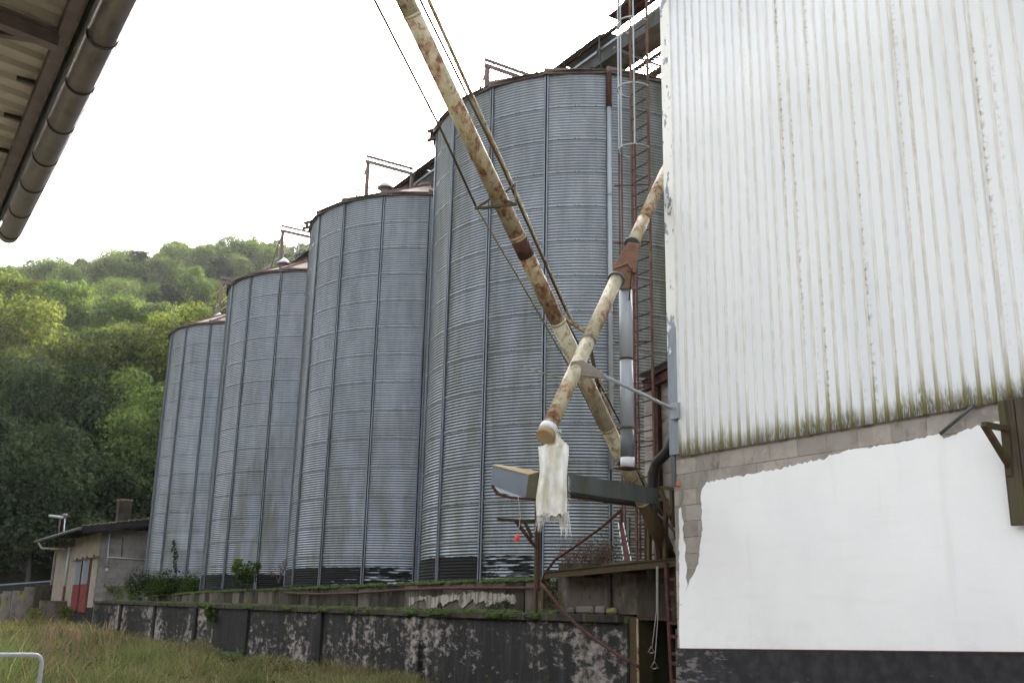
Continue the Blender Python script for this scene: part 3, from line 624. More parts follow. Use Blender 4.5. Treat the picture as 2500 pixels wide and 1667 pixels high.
# concrete wall under the platform
pw = empty('platform_wall', (XB, 15, EYE), 'brown stained concrete wall under the rusty platform, with pale stones at its foot', 'wall')
yA = P(1282, 1360, X=XB+.06).y; yB = P(1462, 1360, X=XB+.06).y
m_ = MB(); m_.box(XB+.06, XB+.5, yB, yA, EYE+.06, EYE+.98); m_.build('wall', 'concrete', pw)
m_ = MB(); m_.box(XB+.06, XB+.5, 12.06, yB, EYE+.02, EYE+.98); m_.build('lintel', 'concrete_dark', pw)
for a, b in ((1298, 1316), (1318, 1360), (1362, 1385), (1387, 1412)):
    ya = P(a, 1392, X=XB-.03).y; yb = P(b, 1392, X=XB-.03).y
    m_ = MB(); m_.box(XB-.03, XB+.056, yb, ya-.02, EYE+.055, EYE+.055+random.uniform(.10, .15)); m_.build('stone', 'pale_concrete', pw, bevel=.035)
# doorway
yj = P(1463, 1450, X=XB).y
dw = empty('doorway', (XB, 13, 0), 'dark open cellar doorway between the black wall and the white building', 'doorway')
yw = P(1441, 1450, X=XB).y
m_ = MB(); m_.box(XB+.02, XB+.35, yj, yw-.004, -.3, EYE+.015); m_.build('jamb', 'rust_olive', dw)
m_ = MB(); m_.box(XB-.0, XB+.018, yj-.03, yj+.015, -.3, EYE-.01); m_.build('door_edge', 'cream', dw)
m_ = MB(); m_.box(XB+.02, XB+.1, 12.1, yj, EYE-.03, EYE+.016); m_.build('door_head', 'rust', dw)
m_ = MB(); m_.box(XB+3.0, XB+3.1, 11, 17, -.3, 3); m_.box(XB+.5, XB+3, 15.2, 15.3, -.3, 2.5); m_.box(XB+.5, XB+3, 12.0, 12.05, -.3, 2.5); m_.box(XB+.5, XB+3.1, 12.0, 15.3, EYE+.9, EYE+1.0)
m_.build('inner_wall', 'void', dw)

# ------------------------------------------------------------------ white building
X_B = 10.8; YC = 12.05
bld = empty('white_building', (X_B, 9, 0), 'large white building clad in tall profiled sheets above a white painted block wall', 'building')
zcb = 2.45+EYE; zpl = -.43+EYE
# cladding sheets: each carries six ribs
pitch = .1822; y_r0 = 11.82; n_r = 62
def cladding(y_hi, nr, ztop_):
    vs = []; rib = []; ln = []; prof = []
    for j in range(nr):
        yc = y_hi-j*pitch
        prof += [(yc+.023, 0, .0, 1), (yc+.019, -.012, .8, 1), (yc+.013, -.034, 1, .3), (yc-.010, -.034, 1, 0), (yc-.018, 0, 1, 1), (yc-.025, .001, .0, .6), (yc-.09, .003, 0, 0), (yc-pitch+.03, .001, 0, .0)]
    zz = [zcb+.012*0, zcb+.25, zcb+1.2, zcb+3, zcb+5, ztop_]
    for z in zz:
        for (y, dx, r_, l_) in prof: vs.append((X_B-bld.location.x+dx-.035, y-bld.location.y, z)); rib.append(r_); ln.append(l_)
    n = len(prof); i = np.arange(len(vs)).reshape(len(zz), n); F = np.stack([i[:-1, :-1], i[:-1, 1:], i[1:, 1:], i[1:, :-1]], -1).reshape(-1, 4)
    o = npmesh('cladding_sheet', vs, F, 'white_sheet', bld, False, attrs={'rib': rib, 'line': ln})
    sm = o.modifiers.new('t', 'SOLIDIFY'); sm.thickness = .0015
    return o
j = 0
while j < n_r:
    cladding(y_r0-j*pitch, 6, 10.78+EYE+.0); j += 6
m_ = MB(); m_.box(X_B-.045, X_B-.002, y_r0+.03, YC+.02, zcb+.05, 10.72+EYE)
m_.box(X_B-.045, X_B+.3, YC+.021, YC+.03, zcb+.05, 10.72+EYE); m_.build('corner_flashing', 'flash', bld)
# inner walls, roof
m_ = MB(); m_.box(X_B+.015, 17.9, .5, YC, zcb-.15, 10.7+EYE); m_.build('upper_wall', 'galv_dull', bld)
m_ = MB(); m_.box(X_B-.12, X_B+.05, .4, YC+.08, 10.78+EYE, 10.93+EYE); m_.build('roof_edge', 'galv_dull', bld)
m_ = MB(); m_.hexa([(X_B-.1, .4, 10.93+EYE), (18, .4, 10.93+EYE), (18, YC+.06, 10.93+EYE), (X_B-.1, YC+.06, 10.93+EYE), (X_B-.1, .4, 10.99+EYE), (18, .4, 11.9+EYE), (18, YC+.06, 11.9+EYE), (X_B-.1, YC+.06, 10.99+EYE)]); m_.build('roof', 'galv_dull', bld)
m_ = MB(); m_.box(X_B+.008, 17.9, .5, YC-.02, -.3, zcb+.1); m_.build('lower_wall', 'mortar', bld)
# blocks: exposed strip under the cladding and down the left edge
bh = .243; bl = .507; zr = zcb-.03; rows_z = [zr-bh*(q_+1) for q_ in range(14)]
pl_top = [(11.35, 2.0), (10.8, 1.93)]
def showing(y0, y1, z0):
    zt_ = np.interp((y0+y1)/2, [6.4, 7.2, 8.5, 9.5, 11.3], [2.05, 1.95, 1.82, 1.76, 1.70])+EYE   # plaster's upper edge
    return z0+bh > zt_-.25 or y1 > 11.45
for r_i, z0 in enumerate(rows_z):
    y1 = YC-.005-(.25 if r_i % 2 else 0)
    if r_i % 2:
        m_ = MB(); m_.box(X_B, X_B+.05, y1+.006, YC-.005, z0+.004, z0+bh-.004); m_.build('block', 'block', bld, bevel=.006)
    while y1 > 5.5:
        y0 = y1-bl
        if showing(y0, y1, z0) and z0 > zpl:
            m_ = MB(); g = random.uniform(-.003, .003); m_.box(X_B+g*.6, X_B+.05, y0+.004, y1-.004, z0+.004, z0+bh-.004); m_.build('block', 'block', bld, bevel=.006)
        y1 = y0
# white render with its ragged upper and left edge
z8 = lambda x, y: ((1600+x*.4891)/KK, (900+y*.4891)/KK)
poly = [(122, 1395), (118, 1300), (119, 1180), (140, 1160), (160, 1085), (178, 1045), (200, 1005), (216, 968), (221, 890), (231, 830), (236, 795), (229, 745), (233, 705), (226, 650), (233, 600), (252, 568), (310, 556), (400, 536), (480, 526), (545, 511), (610, 501), (700, 480), (765, 463), (850, 448), (868, 428), (930, 416), (990, 399), (1080, 394), (1140, 380), (1230, 364), (1330, 344), (1420, 322), (1440, 348), (1500, 330), (1530, 312), (1560, 297), (1640, 284), (1700, 262), (1740, 266), (1840, 250), (2100, 200), (2400, 140), (2400, 1460), (1840, 1438), (1000, 1417)]
def render_skin():
    rr = random.Random(5); pts = []
    for i_, (a, b) in enumerate(zip(poly, poly[1:]+poly[:1])):
        A = P(*z8(*a), X=X_B-.018); B = P(*z8(*b), X=X_B-.018); L = (B-A).length
        top = 2 <= i_ <= 35; n = max(1, int(L/(.035 if top else .3)))
        for j in range(n):
            q = A.lerp(B, j/n)
            if j and top: q += Vector((0, rr.gauss(0, .006), rr.gauss(0, .009)))
            pts.append(q)
    m_ = MB(); m_.prism(pts, (.015, 0, 0)); return m_.build('render_skin', 'plaster', bld)
render_skin()
# thin flaking white strip on the arris
wall_patch('paint_strip', [z8(x, y) for x, y in ((117, 700), (126, 690), (131, 740), (140, 770), (133, 800), (138, 850), (150, 880), (146, 930), (156, 990), (150, 1040), (160, 1075), (152, 1120), (140, 1165), (119, 1178))], X_B-.012, 'plaster', bld, .011, .012, 9)
wall_patch('paint_strip', [z8(x, y) for x, y in ((122, 600), (134, 596), (138, 640), (130, 672), (118, 676))], X_B-.012, 'render_cream', bld, .011, .008, 10)
zpr = zpl+(YC-.5)*.0285
def skirt(x0, x1, ya_, yb_, lo0, lo1, h0, h1): return [(x0, ya_, lo0), (x1, ya_, lo0), (x1, yb_, lo1), (x0, yb_, lo1), (x0, ya_, h0), (x1, ya_, h0), (x1, yb_, h1), (x0, yb_, h1)]
m_ = MB(); m_.hexa(skirt(X_B-.026, X_B+.02, .5, YC+.01, -.3, -.3, zpr-.012, zpl-.012)); m_.build('plinth', 'plinth', bld)
m_ = MB(); m_.hexa(skirt(X_B-.036, X_B+.02, .5, YC+.012, zpr-.012, zpl-.012, zpr+.004, zpl+.004)); m_.build('plinth_edge', 'red_rust', bld)
# end wall strip beside the doorway and zinc corner strip
m_ = MB(); m_.box(X_B+.02, X_B+.1, YC+.0, YC+.012, 1.75, zcb-.1); m_.build('zinc_strip', 'galv_dull', bld)
ex = P(*z8(128, 450), X=X_B-.03); m_ = MB(); m_.box(X_B-.03, X_B-.004, YC-.07, YC+.015, P(*z8(128, 580), X=X_B).z, zcb+.04); m_.build('zinc_strip', 'galv_dull', bld)
# diagonal bar stuck in the blocks
m_ = MB(); m_.tube([P(*z8(1422, 325), X=X_B-.06), P(*z8(1590, 182), X=X_B-.07)], .022, 8); m_.build('bar', 'galv_dull', bld)
# weathered board and bracket at the right
brd = MB(); y0 = P(2295, 925, X=X_B-.09).y; 
for q_, (ya, yb) in enumerate(((y0, y0-.19), (y0-.2, y0-.42), (y0-.43, y0-.7))):
    pass
be = empty('timber_post', (X_B-.1, y0-.3, 2), 'mossy brown boards hanging down at the right edge of the white wall', 'boards')
for q_, (ya, yb) in enumerate(((y0, y0-.19), (y0-.2, y0-.42), (y0-.43, y0-.7))):
    m_ = MB(); m_.box(X_B-.13, X_B-.07, yb, ya, P(2312, 1208, X=X_B-.1).z-.02*q_, zcb-.01); m_.build('board', 'wood', be, bevel=.006)
def bracket(label, pts, X, w_, mat, extra=None):
    # pts: top outer, top inner, bottom inner (photo points, all on the plane X)
    A, B, C_ = [P(*p, X=X) for p in pts]
    e = empty('wall_bracket', A, label, 'bracket')
    m_ = MB(); m_.beam(A, B, w_, .05); m_.build('arm', mat, e); m_ = MB(); m_.beam(A, C_, w_*.9, .05); m_.build('brace', mat, e)
    m_ = MB(); m_.beam(B, C_+Vector((0, 0, -.05)), w_, .045, (1, 0, 0)); m_.build('upright', mat, e); return e
A = P(*z8(1640, 278), Y=P(*z8(1760, 300), X=X_B-.1).y); B = P(*z8(1760, 300), X=X_B-.12); C_ = P(*z8(1770, 490), X=X_B-.12)
e = empty('wall_bracket', B, 'rusty triangular bracket sticking out beside the mossy boards', 'bracket')
for nm, a, b in (('arm', A, B), ('brace', A, C_), ('upright', B+Vector((0, 0, .02)), C_+Vector((0, 0, -.1)))):
    m_ = MB(); m_.beam(a, b, .06, .06); m_.build(nm, 'rust_olive', e)
B = P(1560, 1122, X=X_B+.05); A = P(1515, 1119, Y=YC+.1); C_ = P(1558, 1192, X=X_B+.05); B.y = YC+.1; C_.y = YC+.1
A = P(1515, 1119, X=X_B+.05)
e = empty('wall_bracket', B, 'mossy triangular bracket with a brick on it at the corner of the white wall', 'bracket')
for nm, a, b in (('arm', A, B+Vector((0, -.1, 0))), ('brace', A, C_), ('upright', B, C_+Vector((0, 0, -.12)))):
    m_ = MB(); m_.beam(a, b, .055, .055); m_.build(nm, 'rust_olive', e)
m_ = MB(); q = P(1560, 1112, X=X_B); m_.box(q.x-.02, q.x+.16, q.y-.05, q.y+.07, q.z-.03, q.z+.04)
tag(m_.build('brick', 'brick', bevel=.01), 'orange broken brick lying on the mossy bracket', 'brick')

# ------------------------------------------------------------------ block annexe behind the corner
XA = 12.6; YA = 14.87; ZA = 4.33+EYE
an = empty('block_annexe', (XA, 13.5, EYE), 'grey block lean-to with a rusty red roof beam between silo and white building', 'annexe')
m_ = MB(); m_.box(XA+.01, 17.5, YC+.05, YA-.02, EYE+.9, ZA); m_.build('wall_core', 'mortar', an)
z = EYE+.9; r_i = 0
while z < ZA-.05:
    y1 = YA-(.25 if r_i % 2 else 0)
    if r_i % 2: m_ = MB(); m_.box(XA, XA+.06, y1+.006, YA, z+.006, z+bh-.006); m_.build('block', 'block', an, bevel=.006)
    while y1 > 12.2:
        y0 = y1-bl
        vent = abs(z+bh/2-(EYE+3.72)) < bh*.8 and y0 < 14.3 < y1+.3
        if not vent:
            m_ = MB(); g = random.uniform(-.003, .003); m_.box(XA+g, XA+.06, y0+.006, y1-.006, z+.006, min(z+bh, ZA)-.006); m_.build('block', 'block', an, bevel=.006)
        y1 = y0
    z += bh; r_i += 1
for zz in (3.55, 3.80):
    m_ = MB(); m_.box(XA+.0, XA+.05, 13.95, 14.4, EYE+zz+.1, EYE+zz+.15)
    for yv in (13.95, 14.1, 14.25, 14.39): m_.box(XA+.0, XA+.05, yv, yv+.02, EYE+zz, EYE+zz+.1)
    m_.build('vent_grille', 'block', an)
A = P(1478, 888, X=XA-.12); B = P(1548, 852, X=XA-.12)
m_ = MB(); m_.channel(A, B, .12, .22, .02); m_.build('roof_beam', 'red_rust', an)
m_ = MB(); m_.beam(A+Vector((.1, .0, .2)), B+Vector((.1, 0, .2)), .5, .03); m_.build('roof_sheet', 'galv_dull', an)
m_ = MB(); m_.beam(P(1490, 868, X=XA-.3), P(1515, 868, X=XA-.1), .05, .05); m_.build('purlin', 'dark', an)
q = P(1508, 1000, X=XA-.12); m_ = MB(); m_.box(q.x, q.x+.09, q.y-.045, q.y+.045, EYE+.95, ZA-.05); m_.build('post', 'rust', an)
# black pipe elbow
bp = MB(); bp.tube([P(1547, 1012, X=XA-.45), P(1530, 1040, X=XA-.45), P(1508, 1062, X=XA-.45), P(1499, 1090, X=XA-.45), P(1500, 1180, X=XA-.45), P(1535, 1262, X=XA-.45)], .10, 12)
tag(bp.build('black_pipe', 'rubber'), 'thick black pipe bending down in front of the block lean-to', 'pipe')
hs = MB(); hs.tube([P(1512, 1180, X=XA-.5), P(1530, 1198, X=XA-.5), P(1548, 1220, X=XA-.5), P(1556, 1250, X=XA-.5)], .022, 8)
tag(hs.build('hose', 'rubber'), 'thin black hose curving beside the white wall corner', 'hose')

# ------------------------------------------------------------------ platform
XPf = 11.25
A = P(1250, 1321, X=XPf); B = P(1557, 1290, X=XPf)
pf = empty('platform', A, 'rusty steel platform deck between the silo foot and the white wall', 'platform')
m_ = MB(); m_.channel(A, B, .08, .13, .012); m_.build('edge_beam', 'rust_olive', pf)
m_ = MB(); m_.hexa([A+Vector((.03, 0, .02)), B+Vector((.03, 0, .02)), B+Vector((1.4, 0, .02)), A+Vector((1.2, 0, .02)), A+Vector((.03, 0, .05)), B+Vector((.03, 0, .05)), B+Vector((1.4, 0, .05)), A+Vector((1.2, 0, .05))]); m_.build('deck', 'rust', pf)
for t in (.3, .62):
    c = A.lerp(B, t); m_ = MB(); m_.beam(c+Vector((.05, 0, -.05)), c+Vector((.5, 0, -.05)), .06, .1); m_.build('bearer', 'rust', pf)
q = P(1398, 1335, X=XB-.02); m_ = MB(); m_.box(q.x, q.x+.05, q.y-.04, q.y+.04, P(1398, 1396, X=XB).z, A.z); m_.build('hanger', 'dark', pf)
# posts: tall bracket post and short post
XPo = 11.62
pb = empty('bracket_post', P(1230, 1400, X=XPo), 'rusty post with a triangular arm in front of the nearest silo', 'post')
q = P(1231, 1300, X=XPo); q0 = P(1229, 1402, X=XPo); q1 = P(1236, 1130, X=XPo)
m_ = MB(); m_.box(q.x-.035, q.x+.035, q.y-.045, q.y+.02, q0.z, q1.z); m_.build('upright', 'rust_olive', pb)
m_ = MB(); m_.box(q.x-.03, q.x+.03, q.y-.10, q.y-.06, P(1240, 1355, X=XPo).z, q1.z-.1); m_.build('upright', 'rust', pb)
A_ = P(1143, 1193, Y=q.y); B_ = Vector((q.x, q.y, A_.z)); zb_ = P(1232, 1258, X=XPo).z
B_.z = P(1240, 1196, X=XPo).z
m_ = MB(); m_.beam(A_, A_.lerp(B_, .6), .06, .06); m_.build('arm', 'rust', pb)
m_ = MB(); m_.beam(A_.lerp(B_, .6), B_+Vector((.1, 0, 0)), .06, .062); m_.build('arm', 'rust_olive', pb, 'mossy inner half of the arm')
m_ = MB(); m_.beam(A_.lerp(B_, .45), Vector((q.x, q.y, zb_)), .05, .05); m_.build('brace', 'rust', pb)
m_ = MB(); m_.beam(A_.lerp(B_, .68), A_.lerp(B_, .95)+Vector((-.05, 0, -.33)), .04, .05); m_.build('gusset', 'rust_olive', pb)
q = P(1248, 1360, X=XPf+.1); m_ = MB(); m_.box(q.x-.03, q.x+.03, q.y-.035, q.y+.035, P(1248, 1398, X=XPf+.1).z, A.z-.06); m_.build('platform_post', 'rust_olive', pf)
# bent rusty rails
m_ = MB(); m_.tube([P(x, y, X=XPf-.0) for x, y in ((1243, 1345), (1250, 1318), (1275, 1285), (1330, 1248), (1385, 1208), (1425, 1172))], .026, 8)
rl = tag(m_.build('bent_rail', 'rust'), 'rusty rail rising diagonally from the platform end', 'rail')
m_ = MB()
pts = [P(x, y, X=XPf-.25) for x, y in ((1243, 1340), (1262, 1362), (1290, 1398), (1330, 1440), (1385, 1480), (1430, 1510), (1470, 1532))]
m_.tube(pts, .03, 8)
for t in np.linspace(.1, .9, 9):
    k = t*(len(pts)-1); i_ = int(k); c = pts[i_].lerp(pts[i_+1], k-i_); m_.tube([c, c+Vector((0, 0, .07))], .012, 6)
tag(m_.build('bent_rail', 'rust'), 'rusty rail sagging down across the black wall to the doorway', 'rail')
# leaning rusty plate with flaking edges
A_ = P(1426, 1198, X=11.6); B_ = P(1442, 1288, X=11.5)
lpn = empty('leaning_plate', B_, 'narrow red-brown steel plate leaning upright on the platform', 'plate')
m_ = MB(); d_ = Vector((0, -.085, 0)); m_.prism([A_-d_*.8, A_+d_*.8, B_+d_*1.2, B_-d_*1.1], (.02, 0, 0)); m_.build('plate', 'red_rust', lpn)
m_ = MB(); m_.beam(A_+Vector((0, 0, -.1)), P(1426, 1168, X=11.6), .03, .03); m_.build('tab', 'red_rust', lpn)
rr = random.Random(4)
fl = MB()
for t in np.linspace(.05, .95, 22):
    for sd_ in (-1, 1):
        if rr.random() < .55: c = A_.lerp(B_, t) + d_*(sd_*(.8+.4*t)); fl.box(c.x-.008, c.x-.002, c.y-.012, c.y+.012, c.z-.03, c.z+.02)
fl.build('paint_flake', 'plaster', lpn)
# guard frame on the platform
gf = empty('guard_frame', P(1490, 1285, X=11.4), 'mossy square guard frame standing on the platform', 'frame')
for nm, a, b, mt in (('upright', (1492, 1142), (1491, 1291), 'rust_olive'), ('upright', (1530, 1148), (1528, 1288), 'rust_olive'), ('top_rail', (1490, 1144), (1532, 1148), 'rust_olive'), ('mid_rail', (1492, 1222), (1530, 1226), 'rust_olive')):
    m_ = MB(); m_.beam(P(*a, X=11.4), P(*b, X=11.4), .07 if nm == 'upright' else .05, .06, (1, 0, 0)); m_.build(nm, mt, gf)
# lower ladder right of the doorway
YL0, YL1 = P(1538, 1450, X=10.95+.25).y, YC+.05
ll = empty('iron_ladder', (11.2, YL0, 0), 'rusty iron ladder between the dark doorway and the white wall', 'ladder')
m_ = MB(); m_.beam(P(1530, 1292, X=11.2), P(1546, 1600, X=11.2), .07, .05, (1, 0, 0)); m_.build('stringer', 'rust', ll)
for y_ in (1330, 1362, 1398, 1430, 1461, 1500, 1522, 1561, 1595):
    m_ = MB(); a_ = P(1540, y_, X=11.2); m_.beam(a_, Vector((11.2, YC+.06, a_.z)), .035, .05); m_.build('rung', 'rust', ll)
m_ = MB(); m_.box(11.3, 11.34, YC+.02, YL0-.02, .0, EYE-.15); m_.build('backing_board', 'pale_concrete', ll)

# ------------------------------------------------------------------ caged ladder up to the conveyor
XL = 12.2; ya, yb = 14.65, 14.12
M['rust_light'] = simple('brown_rust_bar', (.125, .07, .052), [((.07, .035, .026), (5, 5, 3), .45, .65, .8), ((.15, .13, .06), (4, 4, 2), .55, .7, .7)], .85, .05)
cl = empty('cage_ladder', (XL, 14.4, EYE+1), 'tall rusty ladder with a safety cage between the nearest silo and the white building', 'ladder')
for y_ in (ya, yb): m_ = MB(); m_.beam((XL, y_, EYE+.95), (XL, y_, EYE+14.2), .05, .03, (1, 0, 0)); m_.build('stringer', 'rust_light', cl)
rg = MB(); rg.tube([(XL, yb, 0), (XL, ya, 0)], .013, 6); rg0 = rg.build('rung', 'rust', cl)
z = EYE+1.1; first = True
L0 = cl.location.copy()
while z < EYE+14:
    o = rg0 if first else copy_part(rg0, cl); o.location = (0, 0, z); first = False; z += .283
ycg = (ya+yb)/2; rc = .36
def hoop(z, mat):
    m_ = MB(); m_.tube([(XL-.02-.46*math.sin(math.pi*t/16)*1.0, ycg+.3*math.cos(math.pi*t/16)*(1+.25*math.sin(math.pi*t/16)), z) for t in range(17)], .017, 6); m_.build('hoop', mat, cl)
zh1 = P(1455, 336, X=XL-.3).z; zh2 = P(1455, 194, X=XL-.3).z
for z_, mt in ((zh1, 'galv_light'), (zh2, 'galv_light'), (zh2+1.5, 'galv_light'), (zh2+3.0, 'galv_light')): hoop(z_, mt)
M['rust_light'] = simple('brown_rust_bar', (.125, .07, .052), [((.07, .035, .026), (5, 5, 3), .45, .65, .8), ((.15, .13, .06), (4, 4, 2), .55, .7, .7)], .85, .05)
for t in (4, 8, 12):
    x_ = XL-.02-.46*math.sin(math.pi*t/16); y_ = ycg+.3*math.cos(math.pi*t/16)*(1+.25*math.sin(math.pi*t/16))
    m_ = MB(); m_.beam((x_, y_, zh1), (x_, y_, EYE+14.5), .035, .012, (1, 0, 0)); m_.build('cage_bar', 'galv_light', cl)
    if t != 12: m_ = MB(); m_.beam((x_, y_, EYE+1.2), (x_, y_, zh1), .032, .02, (1, 0, 0)); m_.build('cage_bar', 'rust_light', cl, 'rusty lower cage bar')
    else: m_ = MB(); m_.beam((x_, y_, EYE+1.0), (x_, y_, zh1), .035, .02, (1, 0, 0)); m_.build('cage_bar', 'red_rust', cl, 'red lower cage bar')
for z_ in (EYE+3.1, EYE+4.2, EYE+5.0, EYE+7.0, EYE+8.2):
    m_ = MB(); m_.tube([(XL-.6, ycg+.1, z_), (XL, yb, z_+.05)], .012, 6); m_.build('tie', 'rust', cl)
# small ladder rungs seen low on the platform
sl = empty('step_iron_ladder', P(1465, 1290, X=12.3), 'short flight of step irons behind the guard frame', 'ladder')
for y_ in (1165, 1178, 1213, 1238, 1262): 
    m_ = MB(); m_.beam(P(1447, y_+2, X=12.3), P(1482, y_, X=12.3), .035, .03); m_.build('rung', 'rust_olive', sl)
m_ = MB(); m_.beam(P(1444, 1188, X=12.3), P(1444, 1290, X=12.3), .06, .04, (1, 0, 0)); m_.build('stringer', 'galv_dull', sl)
m_ = MB(); m_.beam(P(1484, 1150, X=12.3), P(1484, 1290, X=12.3), .05, .04, (1, 0, 0)); m_.build('stringer', 'rust', sl)

# ------------------------------------------------------------------ grain pipes
def interp(A, B, t): return A.lerp(B, t)
def seg_pipe(e, A, B, r_, mats, cuts, n=18):
    pr_ = A
    for i_, t in enumerate(list(cuts)+[1.0]):
        q = A.lerp(B, t); m_ = MB(); m_.tube([pr_, q], r_, n); m_.build('pipe_section', mats[i_ % len(mats)], e)
        if t < 1: d = (B-A).normalized(); m_ = MB(); m_.tube([q-d*.02, q+d*.02], r_+.006, n); m_.build('collar', 'cream_rusty' if i_ % 2 else 'cream', e)
        pr_ = q
T1 = P(836, -200, D=13.6); T2 = P(1540, 1286, D=17.7)
gp = empty('grain_pipe', T2, 'long cream grain pipe with flaking paint slanting down from top left, braced by rods', 'pipe')
seg_pipe(gp, T1, T2, .118, ['cream_rusty', 'cream_rusty', 'cream_rusty', 'cream', 'cream', 'rust_olive'], (.12, .42, .555, .74, .88))
dd = (T2-T1).normalized(); q = T1.lerp(T2, .535)
def near_t(px_, py_):
    best = None
    for t in np.linspace(0, 1, 801):
        c = T1.lerp(T2, t); v = np.array([c.x, c.y, c.z-EYE]); dv_ = v@FW; X_ = (1250+F_PX*(v@RT)/dv_)/KK; Y_ = (833.5-F_PX*(v@UP)/dv_)/KK
        e_ = (X_-px_)**2+(Y_-py_)**2
        if best is None or e_ < best[0]: best = (e_, t)
    return best[1]
def dist_at(t): c = T1.lerp(T2, t); return (c-Vector((0, 0, EYE))).length
t_ = near_t(1203, 567); m_ = MB(); m_.tube([T1.lerp(T2, t_-.013), T1.lerp(T2, t_+.013)], .121, 18); m_.build('rust_band', 'rust', gp)
# spreader bracket
tb = near_t(1140, 462); cb = T1.lerp(T2, tb); Db = dist_at(tb)
def sp(x, y, dD): return P(x, y, D=Db+dD)
S1, S2, S3 = sp(1092, 479, -.15), sp(1185, 470, -.25), sp(1182, 424, .35)
br = []
for a_, b_, w_ in ((S1, sp(1140, 448, .2), .035), (S1, S2, .035), (S1, sp(1150, 475, -.2), .03), (sp(1130, 450, .1), S2, .03), (S2, S3, .022), (S3, sp(1150, 450, .1), .03), (S2, sp(1150, 455, .15), .03)):
    m_ = MB(); m_.beam(a_, b_, w_, .03); m_.build('spreader_arm', 'rust_olive', gp)
# rods: heavy one behind on the right, thin wires
def rod(pts, r_, mat, nm='stay_rod'):
    m_ = MB(); m_.tube([P(x, y, D=D_) for x, y, D_ in pts], r_, 7); m_.build(nm, mat, gp)
rod([(940, -100, 13.9), (988, 8, 14.0), (1180, 432, 14.9), (1268, 640, 15.7), (1312, 735, 16.1)], .028, 'cream_rusty')
rod([(960, -10, 13.9), (1152, 380, 14.7), (1300, 715, 16.0)], .017, 'rust_olive')
rod([(948, 0, 13.95), (1170, 470, 14.9), (1250, 640, 15.6), (1440, 1000, 17.0)], .014, 'rust')
rod([(1356, 800, 16.6), (1378, 905, 17.0), (1440, 1040, 17.5), (1495, 1150, 17.9)], .032, 'rust_olive')
rod([(1378, 870, 16.8), (1405, 960, 17.1), (1520, 1180, 17.8)], .02, 'cream_rusty')
rod([(830, -60, 13.4), (860, 0, 13.5), (1010, 292, 14.1), (1095, 478, 14.6)], .017, 'rust_olive', 'stay_wire')
rod([(1095, 478, 14.6), (1180, 620, 15.3), (1312, 850, 16.2), (1392, 1010, 17.0)], .014, 'wire', 'stay_wire')
m_ = MB(); m_.beam(P(1292, 728, D=15.75), P(1344, 762, D=16.0), .06, .05); m_.build('lug', 'cream_rusty', gp)

# second pipe, from the building end wall down to the sack
U1 = P(1258, 988, D=13.0); U2 = P(1527, 398, D=18.3)
g2 = empty('spout_pipe', U1, 'cream spout pipe with peeling paint crossing in front of the long pipe', 'pipe')
def tt(x, y):
    best = None
    for t in np.linspace(-.1, 1.2, 1001):
        c = U1.lerp(U2, t); v = np.array([c.x, c.y, c.z-EYE]); dv_ = v@FW; X_ = (1250+F_PX*(v@RT)/dv_)/KK; Y_ = (833.5-F_PX*(v@UP)/dv_)/KK
        e_ = (X_-x)**2+(Y_-y)**2
        if best is None or e_ < best[0]: best = (e_, t)
    return best[1]
t1, t2 = tt(1413, 640), tt(1450, 560); rp = .102
def secs(a, b, cuts, mats):
    pr_ = a
    for i_, t in enumerate(list(cuts)+[b]):
        m_ = MB(); m_.tube([U1.lerp(U2, pr_), U1.lerp(U2, t)], rp, 18); m_.build('pipe_section', mats[i_ % len(mats)], g2); pr_ = t
secs(0, t1, (tt(1340, 785),), ['cream_rusty', 'cream_rusty']); secs(t2, 1.12, (tt(1478, 505),), ['cream', 'cream_rusty'])
du = (U2-U1).normalized()
for t in (t1, t2, tt(1345, 780)): m_ = MB(); c = U1.lerp(U2, t); m_.tube([c-du*.02, c+du*.02], rp+.03 if t != tt(1345, 780) else rp+.006, 18); m_.build('flange', 'galv_dull', g2)
c0 = U1.lerp(U2, 1.12); m_ = MB(); m_.tube([c0, c0+Vector((.35, -.2, .3)), Vector((c0.x+.8, YC-.05, c0.z+.4))], rp, 14); m_.build('elbow', 'cream', g2)
# branch box
bx = MB(); Db2 = (U1.lerp(U2, (t1+t2)/2)-Vector((0, 0, EYE))).length
pa = [(1443, 556), (1470, 560), (1464, 600), (1460, 632), (1446, 664), (1423, 664), (1428, 645), (1412, 633), (1408, 612), (1424, 585)]
front = [P(x, y, D=Db2-.14) for x, y in pa]; back = [P(x, y, D=Db2+.16) for x, y in pa]
n = len(pa); bx.add(front+back, [tuple(range(n)), tuple(reversed(range(n, 2*n)))]+[(i_, (i_+1) % n, n+(i_+1) % n, n+i_) for i_ in range(n)])
M['box_brown'] = simple('brown_primer', (.20, .115, .08), [((.14, .075, .05), 6, .45, .65, .8), ((.25, .2, .12), 11, .6, .72, .5)], .6, 0, (40, .15, .003))
bx.build('branch_box', 'box_brown', g2, bevel=.01)
for a_, b_ in (((1410, 616), (1442, 604)), ((1442, 604), (1462, 634))):
    m_ = MB(); m_.beam(P(*a_, D=Db2-.16), P(*b_, D=Db2-.16), .02, .025); m_.build('flange_edge', 'box_brown', g2)
for a_, b_ in (((1440, 622), (1462, 628)), ((1452, 615), (1445, 690))):
    m_ = MB(); m_.tube([P(*a_, D=Db2-.18), P(*b_, D=Db2-.18)], .01, 6); m_.build('pull_wire', 'rust', g2)
